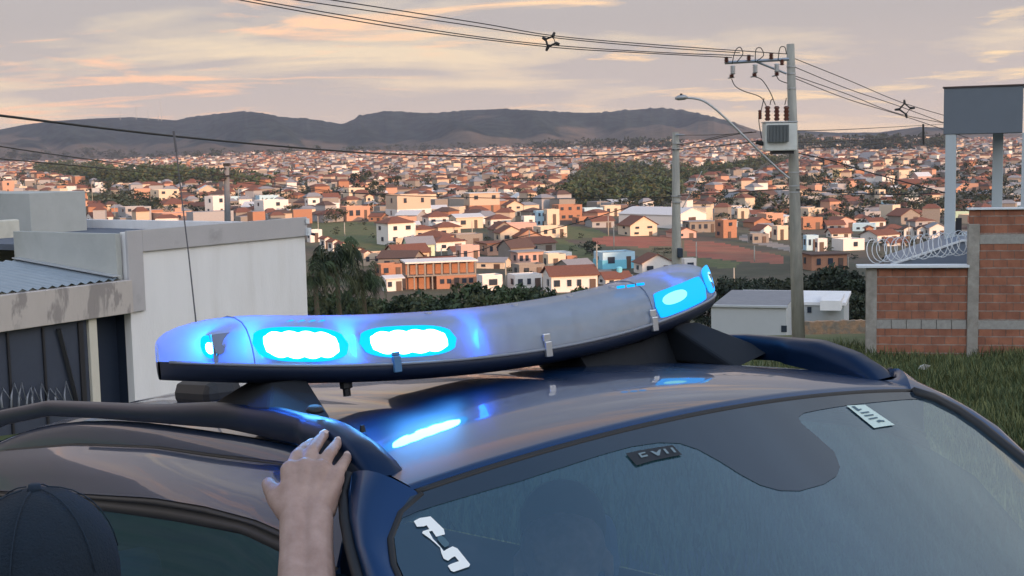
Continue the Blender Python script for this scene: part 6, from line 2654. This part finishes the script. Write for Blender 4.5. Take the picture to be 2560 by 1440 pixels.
o = mb.obj('hair', mat('dark_hair', (.010, .008, .008), .7), per2, True)
mb = MB()
for s_ in (-1, 1):
    mb.add(*cone_arrays(h2 - up * .22 + r2 * .07 * s_, h2 - up * .56 + r2 * .07 * s_, .112, .116))
    mb.add(*cone_arrays(h2 - up * .205, h2 - up * .21 + r2 * .17 * s_, .075, .068))
    mb.add(*cone_arrays(h2 - up * .21 + r2 * .17 * s_, h2 - up * .40 + r2 * .19 * s_ + toC * .03, .066, .055))
o = mb.obj('shirt', mat('dark_uniform_cloth', (.018, .026, .036)), per2, True)
rm3 = o.modifiers.new('remesh', 'REMESH')
rm3.mode = 'VOXEL'
rm3.voxel_size = .012
rm3.use_smooth_shade = True
pm = pm_keep

# ------------------------------------------------------------------ near plants
def palm_like(px, ytop, d, wpx, label, seed):
    """tall plant whose long fronds hang down in curtains"""
    top = W(px, ytop, d)
    gz = float(ground_z(top[0], d))
    h = top[2] - gz
    s = d / F
    root = empty('drooping_palm', (top[0], d, gz), 0, label, 'tree', 'drooping palms beside the big grey wall')
    r = random.Random(seed)
    tk = MB()
    tk.tube([(0, 0, 0), (.08, 0, h * .45), (0, 0, h * .86)], [.16, .13, .10], 9)
    tk.obj('trunk', M_bark, root, True)
    V, Fq, mi = [], [], []
    b0 = 0
    rad = wpx * s / 2
    for k in range(27):
        an = r.uniform(0, 6.283)
        L = rad * r.uniform(.55, 1.15)
        rise = r.uniform(.05, .9) * rad
        droop = r.uniform(.9, 2.4) * rad
        base = Vector((0, 0, h * .86 + r.uniform(-.5, .15) * rad))
        m_ = r.choice([0, 0, 1, 2])
        prev = None
        steps = 12
        spine = []
        for i in range(steps + 1):
            t_ = i / steps
            spine.append(base + Vector((math.cos(an) * L * math.sin(t_ * 1.7), math.sin(an) * L * math.sin(t_ * 1.7), rise * math.sin(t_ * 2.4) * 1.4 - droop * t_ ** 2.2)))
        for i in range(1, steps + 1):
            p = spine[i]
            tdir = (spine[i] - spine[i - 1]).normalized()
            sd = tdir.cross(Vector((0, 0, 1)))
            if sd.length < .05:
                sd = Vector((math.sin(an), -math.cos(an), 0))
            sd.normalize()
            for sgn in (-1, 1):
                for q in range(3):
                    ln = rad * r.uniform(.28, .50) * (1.1 - .5 * abs(i / steps - .5))
                    out = (sd * sgn * r.uniform(.3, .8) + tdir * .5 + Vector((0, 0, -r.uniform(.5, 1.3)))).normalized()
                    w_ = rad * .016
                    a0 = p + tdir * r.uniform(-.5, .5) * L / steps
                    wd = tdir * w_
                    mid = a0 + out * ln * .55
                    end = mid + (out + Vector((0, 0, -.7))).normalized() * ln * .6
                    V += [tuple(a0 - wd), tuple(a0 + wd), tuple(mid + wd), tuple(mid - wd), tuple(end)]
                    Fq.append((b0, b0 + 1, b0 + 2, b0 + 3))
                    Fq.append((b0 + 3, b0 + 2, b0 + 4))
                    mi += [m_, m_]
                    b0 += 5
    meshobj('crown', V, Fq, M_leafs, root, False, mi)


palm_like(838, 606, 62, 150, 'tallest drooping palm right beside the corner of the big grey wall', 1)
palm_like(905, 660, 64, 110, 'lower drooping palm on the right of the tallest one', 2)
palm_like(785, 648, 60, 100, 'drooping palm half hidden by the big grey wall', 3)
# tall bushes in front of the unfinished building
BU = [(960, 752, 80, 110, 'dark bush at the foot of the lower palm'), (1030, 738, 80, 130, 'second dark bush from the palms'), (1105, 728, 78, 130, 'dark bush in front of the unfinished building'), (1170, 718, 78, 130, 'tallest dark bush before the white windowless box'), (1245, 722, 76, 130, 'dark bush beneath the white windowless box'),
      (1320, 724, 76, 120, 'dark bush in front of the white garage house'), (1395, 726, 76, 120, 'dark bush below the brick gable end'), (1460, 728, 74, 90, 'small bush just above the bar, left of the thin pole'), (860, 735, 70, 130, 'dark bush under the tallest palm'), (780, 745, 66, 120, 'dark bush behind the corner of the big grey wall')]
for i, (px, yt, d, wpx, lab) in enumerate(BU):
    top = W(px, yt, d)
    gz = float(ground_z(top[0], d))
    make_tree('bush', (top[0], d, gz), top[2] - gz, wpx * 1.25 * d / F, i, lab, 'bush', 'tall dark bushes on the slope', mats=M_leafs, detail=(70, 60, .22), trunk=.15)
TR = [(1830, 700, 120, 130, 'dark tree behind the right end of the light bar'), (1905, 690, 118, 140, 'dark tree left of the foot of the big pole'), (1968, 706, 112, 110, 'dark tree directly behind the big pole'), (2035, 690, 110, 130, 'dark tree right of the foot of the big pole'), (2095, 672, 108, 130, 'tallest dark tree below the unfinished brown house'), (2150, 680, 104, 120, 'dark tree beside the left column of the brick walls'),
      (2060, 736, 90, 110, 'low dark tree above the white overhang'), (2120, 742, 88, 110, 'low dark tree between the white house and the brick walls'), (1860, 742, 92, 120, 'low dark tree over the roof of the white house'), (1770, 735, 120, 110, 'dark tree hidden mostly by the light bar'), (2160, 745, 84, 90, 'low tree touching the grey wall column')]
for i, (px, yt, d, wpx, lab) in enumerate(TR):
    top = W(px, yt, d)
    gz = float(ground_z(top[0], d))
    make_tree('tree', (top[0], d, gz), top[2] - gz, wpx * 1.25 * d / F, i + 1, lab, 'tree', 'dark trees in the hollow', mats=M_leafd, detail=(70, 60, .22), trunk=.15)


# grass of the empty lot on the right
def grass():
    r = np.random.default_rng(4)
    n = 76000
    d = 8 + 24 * r.uniform(0, 1, n) ** .8
    px = r.uniform(1950, 2760, n)
    px[:16000] = r.uniform(300, 1950, 16000)
    d[:16000] = r.uniform(9, 32, 16000)
    x = (px - 1280) / F * d
    z = ground_z(x, d)
    tuft = np.sin(x * 2.1 + 1.3 * np.sin(d * 1.7)) * np.sin(d * 1.1 + x) * .5 + .5
    h = (.12 + .30 * tuft * r.uniform(.4, 1, n)) * r.uniform(.6, 1.3, n)
    an = r.uniform(0, 6.283, n)
    lean = r.uniform(.1, .6, n) * h
    w = r.uniform(.006, .014, n)
    bx_, by_ = np.cos(an), np.sin(an)
    a = np.stack([x - by_ * w, d + bx_ * w, z - .02], 1)
    b = np.stack([x + by_ * w, d - bx_ * w, z - .02], 1)
    m1 = np.stack([x + bx_ * lean * .35 + by_ * w * .8, d + by_ * lean * .35 - bx_ * w * .8, z + h * .6], 1)
    m2 = np.stack([x + bx_ * lean * .35 - by_ * w * .8, d + by_ * lean * .35 + bx_ * w * .8, z + h * .6], 1)
    t1 = np.stack([x + bx_ * lean + by_ * .002, d + by_ * lean, z + h], 1)
    t2 = np.stack([x + bx_ * lean - by_ * .002, d + by_ * lean, z + h], 1)
    V = np.stack([a, b, m1, m2, t1, t2], 1).reshape(-1, 3)
    k = np.arange(n) * 6
    F1 = np.stack([k, k + 1, k + 2, k + 3], 1)
    F2 = np.stack([k + 3, k + 2, k + 4, k + 5], 1)
    mi = r.choice(3, n, p=[.45, .38, .17])
    o = npmesh('grass', V, np.concatenate([F1, F2]), [mat('grass_green', (.058, .082, .028), .8), mat('grass_yellow', (.13, .14, .05), .85), mat('grass_dark', (.03, .055, .018), .8)], np.concatenate([mi, mi]))
    setp(o, 'rough tufted grass of the empty lot before the brick walls', 'grass', kind='stuff')


grass()
mb = MB()
c = W(2310, 905, 26)
gz = float(ground_z(c[0], c[1]))
mb.add([(c[0] - .12, c[1], gz + .25), (c[0] + .06, c[1] + .05, gz + .22), (c[0] + .14, c[1], gz + .32), (c[0], c[1] - .05, gz + .36), (c[0] - .05, c[1] + .1, gz + .30)], [(0, 1, 3), (1, 2, 3), (0, 4, 3), (1, 4, 2)])
o = mb.obj('litter_bag', mat('white_litter', (.75, .76, .78), .6))
setp(o, 'small crumpled white scrap lying in the grass below the brick wall', 'litter')

# ------------------------------------------------------------------ air
mb = MB()
mb.box(-4200, 4200, -480, 5120, -70, 265)
hz = mb.obj('haze', None or mat('unused', (1, 1, 1)))
hm = bpy.data.materials.new('evening_haze')
hm.use_nodes = True
t = hm.node_tree
t.nodes.clear()
ou = t.nodes.new('ShaderNodeOutputMaterial')
pv = t.nodes.new('ShaderNodeVolumePrincipled')
pv.inputs['Color'].default_value = (.62, .72, .95, 1)
pv.inputs['Density'].default_value = 0.00008
pv.inputs['Anisotropy'].default_value = .2
t.links.new(pv.outputs[0], ou.inputs['Volume'])
hz.data.materials.clear()
hz.data.materials.append(hm)
setp(hz, 'thin evening haze over the valley', kind='stuff')
